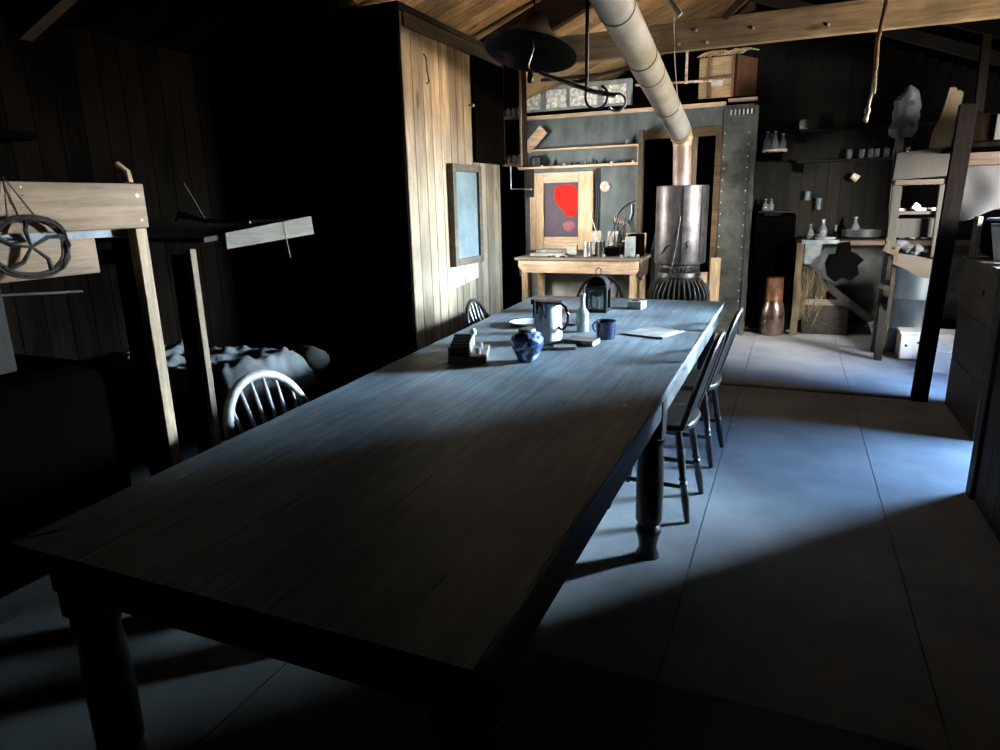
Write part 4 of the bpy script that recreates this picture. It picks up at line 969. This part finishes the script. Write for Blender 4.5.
# barrel & boxes
r = thing('metal_barrel',(1.06,7.2,0),'blue-grey metal drum standing behind the white boxes','drum')
MB().lathe([(.21,0),(.215,.01),(.215,.22),(.222,.23),(.215,.24),(.215,.50),(.222,.51),(.215,.52),(.215,.80),(.20,.81)],(1.10,7.25,0),36).build('body','barrel',r,smooth=True)
MB().tube([(1.10+.217*math.cos(a),7.25+.217*math.sin(a),.81) for a in [2*PI*i/36 for i in range(36)]],.008,6,cyc=True).build('rim','barrel',r,smooth=True)
r = thing('white_box',(1.17,6.9,0),'long white painted box lying on the floor under the bunk','box')
MB().box(.965,1.45,6.75,7.0,.02,.235,.008).build('body','white_box',r); MB().box(.955,1.46,6.74,7.01,.237,.26,.004).build('lid','white_box',r)
MB().rod((1.01,6.745,.14),(1.01,6.752,.14),.012).build('knot','tin_dark',r); MB().rod((1.10,6.745,.17),(1.10,6.752,.17),.01).build('knot','tin_dark',r)
MB().box(.97,1.44,6.76,6.99,0,.019).build('plinth','grey_x',r)
r = thing('white_carton',(1.32,6.3,0),'smaller white box in front of the long white box, beside the post','box')
mt = Matrix.Translation((1.36,6.42,0)) @ Matrix.Rotation(-.35,4,'Z')
MB().box(-.17,.17,-.13,.13,0,.17,.006,mt).build('body','white_box',r); MB().box(-.175,.175,-.135,.135,.171,.185,.003,mt).build('lid','white_box',r)
tag(MB().rbox((1.36,6.20,.03),(.12,.08,.05),.3,bev=.015).build('dark_shoe','iron_black'),'small black lump on the floor before the smaller white box','shoe')
# board-sided bunk/store between window and room
r = thing('store_chest',(1.2,5.0,0),'tall brown boarded bin beside the doorway partition','bin')
b = MB()
for k,(z0,z1) in enumerate(((0,.34),(.345,.68),(.685,1.00))): b.box(1.09,1.12,4.58,5.40,z0,z1,.003)
b.build('side_boards','brown_y',r)
MB().box(1.12,1.42,5.37,5.40,0,1.0).build('end_board','brown_y',r); MB().box(1.12,1.42,4.58,4.61,0,1.0).build('end_board','brown_y',r)
MB().box(1.075,1.45,4.56,5.42,1.0,1.03,.004).build('lid','brown_y',r)
MB().rbox((1.083,4.85,.86),(.012,.10,.03),bev=.004).build('latch','iron_black',r)
MB().box(1.39,1.42,4.61,5.37,0,1.0).build('back_boards','dark_boards',r)
# clutter on the bin
r = thing('open_book',(1.17,4.70,1.03),'bright white framed card propped on the brown bin','card')
MB().rbox((1.16,4.80,1.15),(.015,.20,.20),.5,ry=-.25,bev=.003).build('card','white_box',r); MB().rbox((1.172,4.805,1.15),(.01,.24,.24),.5,ry=-.25,bev=.003).build('backing','frost_frame',r)
tag(MB().rbox((1.28,5.16,1.155),(.28,.44,.24),.0,bev=.06).build('dark_parcel','black'),'dark bundle on the bin under the canvas','bundle')
tag(MB().rbox((1.11,5.32,1.165),(.03,.05,.26),.3,ry=.0,bev=.004).build('short_stake','grey_z'),'short upright stick on the end of the brown bin','stick')
tag(MB().rbox((1.26,5.06,1.284),(.26,.20,.015),.2,bev=.003).build('grey_slate','frost_frame'),'pale flat sheet lying across the dark bundle','sheet')
# canvas hung above, with beam
r = thing('canvas_sheet',(1.1,5.5,1.27),'grey canvas sheet draped from a wooden rail above the brown bin','canvas')
bm = bmesh.new(); nx, nz = 40, 30; g = []
for i in range(nx+1):
    row = []
    for j in range(nz+1):
        u, v = i/nx, j/nz
        x = .955 + .55*u; z = 1.62 - .34*v - .03*math.sin(u*9)*v + .05*u*v
        y = 5.50 + .026*math.sin(u*7+v*2.2)*(v+.2) + .004*math.sin(u*17-v*6)
        row.append(bm.verts.new((x,y,z)))
    g.append(row)
for i in range(nx):
    for j in range(nz): bm.faces.new((g[i][j],g[i+1][j],g[i+1][j+1],g[i][j+1]))
b = MB(); b._add(bm); o = b.build('sheet','canvas',r,smooth=True); md = o.modifiers.new('s','SOLIDIFY'); md.thickness=.006
MB().box(.95,1.55,5.47,5.53,1.62,1.70,.004).build('rail','rafter',r)
r = thing('overhead_shelf',(1.3,5.6,1.95),'dark upper bunk boarding with a grey cloth, above the canvas','bunk')
MB().box(1.02,2.2,5.6,5.63,1.78,1.95).build('board','dark_boards',r); MB().box(1.02,2.2,5.6,6.4,1.74,1.77).build('base','dark_boards',r)
MB().beam((1.10,5.7,1.78),(1.08,5.7,2.45),.05,.06,up=(0,1,0)).build('upright','post_dark',r)
MB().rbox((1.22,5.58,1.86),(.08,.01,.16),bev=.002).build('cloth','canvas',r)

# ------------------------------------------------------------------ left bunks
r = thing('near_bunk',(-1.95,1.0,0),'two-tier bunk with pale pine side boards and post','bunk')
MB().box(-1.93,-1.90,-.3,1.575,1.40,1.535,.003).build('upper_rail','pine_y',r)
MB().box(-1.99,-1.965,-.3,1.43,1.27,1.375,.003).build('lower_rail','pine_y',r)
MB().box(-2.045,-1.95,-.3,1.56,1.375,1.399).build('mattress_ledge','frost_frame',r)
MB().box(-1.935,-1.895,1.52,1.56,0,1.399,.003).build('post','pine_z',r)
MB().box(-1.99,-1.937,1.50,1.565,0,1.37,.003).build('post','post_dark',r)
MB().box(-3.4,-1.995,-.3,1.54,1.29,1.33).build('upper_deck','dark_boards',r)
MB().box(-3.4,-1.94,-.3,1.54,.42,.46).build('lower_deck','dark_boards',r)
MB().box(-3.42,-3.36,1.46,1.54,0,1.5).build('post','post_dark',r)
MB().tube([(-1.92,1.54,1.536),(-1.93,1.545,1.57),(-1.95,1.53,1.595)],[.014,.014,.012],8).build('finial','pine_z',r,smooth=True)
for (y,z) in ((1.545,1.50),(1.548,1.425),(1.195,1.52),(1.195,1.50)): MB().rod((-1.8995,y,z),(-1.896,y,z),.0022,n=10).build('nail_head','nail',r)
tag(MB().box(-2.22,-2.15,1.16,1.24,.985,1.28,.003).build('inner_post','bunkwood'),'pale weathered post in the shadow under the near bunk','post')
tag(MB().rod((-2.03,1.05,1.24),(-1.92,1.33,1.225),.0035,n=8).build('metal_skewer','tin'),'thin metal skewer under the lower bunk board','skewer')
tag(MB().box(-3.35,-2.02,-.25,1.48,.462,.98,.06).build('shade_filler','black'),'added black heap standing in for the dark over the lower deck of the near bunk','mattress')  # added black block in place of the shade where the inner post fades out
# cane coil hanging from a nail
r = thing('cane_coil',(-1.88,1.18,1.28),'dark coil of bent cane and cord hanging on the pale bunk board','coil')
rc = random.Random(2); cxx, cyy, czz = -1.872, 1.175, 1.365
for k in range(10):
    R0 = .098 + rc.uniform(-.01,.008); ph = rc.uniform(0,6)
    MB().tube([(cxx+rc.uniform(-.006,.006)+.004*math.sin(a*3+ph), cyy+R0*math.cos(a)+.004*math.sin(2*a+ph), czz+R0*.80*math.sin(a)+.003*math.sin(3*a)) for a in [2*PI*i/30 for i in range(30)]],.0035,6,cyc=True).build('cane_hoop','vine',r,smooth=True)
for a in (.3,1.5,2.7,3.9,5.2):
    MB().tube([(cxx,cyy+.098*math.cos(a),czz+.079*math.sin(a)),(cxx+.006,cyy+.055*math.cos(a+.25),czz+.045*math.sin(a+.25)),(cxx+.004,cyy,czz)],[.008,.006,.004],6).build('cane_strut','vine',r,smooth=True)
MB().tube([(cxx,cyy-.045,czz+.07),(-1.895,1.155,1.545),(cxx,cyy+.03,czz+.075)],.0025,6).build('hanging_cord','batten',r,smooth=True)
# upper shelf thing near top left (glass jar in dark)
r = thing('glass_jar_lamp',(-1.95,1.27,1.66),'small glass jar glinting on the high dark shelf above the near bunk','jar')
MB().lathe([(.016,0),(.017,.035),(.012,.045),(.014,.055)],(-2.15,1.30,1.69),14).build('body','glass_dark',r,smooth=True)
r['label']='small glass jar glinting on the high dark shelf above the pine bunk board'
MB().lathe([(.0145,0),(.0145,.008)],(-2.15,1.30,1.7455),14).build('lid','tin',r,smooth=True)
tag(MB().box(-2.9,-2.1,.6,1.40,1.665,1.689).build('high_shelf','dark_boards'),'high dark shelf above the near bunk','shelf')

# second bunk
r = thing('far_bunk',(-2.7,2.5,0),'darker bunk by the cubicle with a slanting grey upper board','bunk')
m = Matrix(((0,0,1,-2.225),(1,0,0,0),(0,1,0,0),(0,0,0,1)))
MB().prism([(2.19,1.287),(2.77,1.321),(2.76,1.409),(2.19,1.354)],.025,m).build('upper_rail','dim_y',r)
bm = bmesh.new(); v = [bm.verts.new(q) for q in ((-3.4,2.10,1.32),(-2.23,2.10,1.32),(-2.23,2.80,1.375),(-3.4,2.80,1.375),(-3.4,2.10,1.34),(-2.23,2.10,1.34),(-2.23,2.80,1.395),(-3.4,2.80,1.395))]
for f in ((3,2,1,0),(4,5,6,7),(0,1,5,4),(1,2,6,5),(2,3,7,6),(3,0,4,7)): bm.faces.new([v[k] for k in f])
b = MB(); b._add(bm); b.build('upper_deck','deck',r)
MB().box(-2.218,-2.19,1.985,2.015,0,1.30,.003).build('post','post_tan',r)
MB().box(-2.29,-2.222,1.975,2.03,0,1.28,.003).build('post','post_dark',r)
MB().box(-3.42,-2.24,2.04,3.12,.46,.50).build('lower_deck','dark_boards',r)
MB().tube([(-2.195,2.55,1.385),(-2.19,2.55,1.33),(-2.185,2.56,1.22)],.0025,6).build('hanging_string','batten',r)
# bedding
bm = bmesh.new(); g = []; nx, ny = 60, 40
from mathutils import noise
for i in range(nx+1):
    row = []
    for j in range(ny+1):
        u, v = i/nx, j/ny
        x = -3.38 + 1.05*u; y = 2.25 + .60*v
        e = max(0, min(1, min(u+.1, 1-u, v, 1-v)*8)) ** .5
        h = noise.noise(Vector((x*3.1, y*3.3, 1)))*.06 + abs(noise.noise(Vector((x*6, y*6+x*5, 3))))*.07 + abs(noise.noise(Vector((x*14+y*9, y*8, 7))))*.05
        row.append(bm.verts.new((x, y, .515 + e*(.17 + h*.75))))
    g.append(row)
for i in range(nx):
    for j in range(ny): bm.faces.new((g[i][j],g[i+1][j],g[i+1][j+1],g[i][j+1]))
b = MB(); b._add(bm); o = b.build('rumpled_blanket','bedding',smooth=True); o.modifiers.clear()
md = o.modifiers.new('s','SOLIDIFY'); md.thickness=.010
tag(o,'rumpled grey blankets heaped on the lower deck of the dark bunk','blanket')
b = MB(); b.sphere((-2.50,2.98,.60),.13,(1.1,.80,.60),28); b.lump(.03,8,2); tag(b.build('dark_pillow','deck',smooth=True),'dark rounded pillow at the end of the grey blankets','pillow')
r = tag(MB().tube([(-3.0,2.65,1.40),(-2.9,2.60,1.43),(-2.7,2.55,1.40),(-2.5,2.5,1.395),(-2.35,2.5,1.39)],[.006,.02,.012,.01,.006],8).build('driftwood_stick','grey_x'),'dim crooked stick lying on the slanting grey bunk board','stick')
tag(MB().rod((-2.85,2.6,1.58),(-2.62,2.5,1.385),.006).build('thin_stick','vine'),'thin dark stick leaning on the bunk board','stick')
for (x,z,s) in ((-2.52,2.18,.010),(-2.5,1.93,.005)):
    tag(MB().rod((x,3.6899,z),(x,3.682,z),s).build('wall_nail','nail'),'bright nail head on the dark end wall of the cubicle','nail','nails on the cubicle end wall')
tag(MB().lathe([(.07,0),(.10,.03),(.10,.12),(.06,.16)],(-2.93,3.62,1.72),20,Matrix.Diagonal((.9,.5,1.6,1))).build('hanging_hat','black',smooth=True),'black shape hanging on the dark end wall of the cubicle','garment')

# ------------------------------------------------------------------ light
W = bpy.data.worlds.new('world'); SC.world = W; W.use_nodes = True
bg = W.node_tree.nodes['Background']; bg.inputs[0].default_value = (.5, .65, 1, 1); bg.inputs[1].default_value = .5
def area(name, loc, target, sx, sy, power, col, spread=PI):
    l = bpy.data.lights.new(name, 'AREA'); l.shape = 'RECTANGLE'; l.size = sx; l.size_y = sy; l.energy = power; l.color = col; l.spread = spread
    o = bpy.data.objects.new(name, l); COL.objects.link(o); o.location = loc
    o.rotation_euler = (Vector(target) - Vector(loc)).to_track_quat('-Z', 'Y').to_euler()
    return o
area('blue_sky', (XR + .9, 5.0, 2.75), (XR - .6, 4.7, 1.2), 2.4, 1.0, 1900, (.28, .54, 1.0))
area('horizon_sky', (XR + 3.0, 6.9, 2.25), (XR, 5.0, 1.6), 5.2, .95, 21000, (.56, .79, 1.0))
area('horizon_snow', (XR + 3.0, 6.9, 1.35), (XR, 5.0, 1.6), 5.2, .8, 5200, (1.0, .86, .68))
area('snow_field', (XR + 2.5, 2.6, 2.0), (0, 5.6, 1.2), 3.4, 2.4, 11500, (1.0, .97, .92))
area('snow_bounce', (XR + 2.0, 4.2, .45), (-2.4, 5.0, 2.6), 2.2, 1.0, 1200, (1.0, .76, .48))
area('left_daylight', (XL - 1.6, 4.4, 1.6), (-1.5, 6.9, 1.3), 2.2, 2.2, 1400, (1.0, .95, .86))

# ------------------------------------------------------------------ view
vs = SC.view_settings; vs.view_transform = 'Standard'; vs.look = 'None'; vs.gamma = 1; vs.use_curve_mapping = False; vs.exposure = 0.0
SC.cycles.max_bounces = 6; SC.cycles.diffuse_bounces = 1; SC.cycles.use_denoising = True
SC.cycles.sample_clamp_indirect = 4
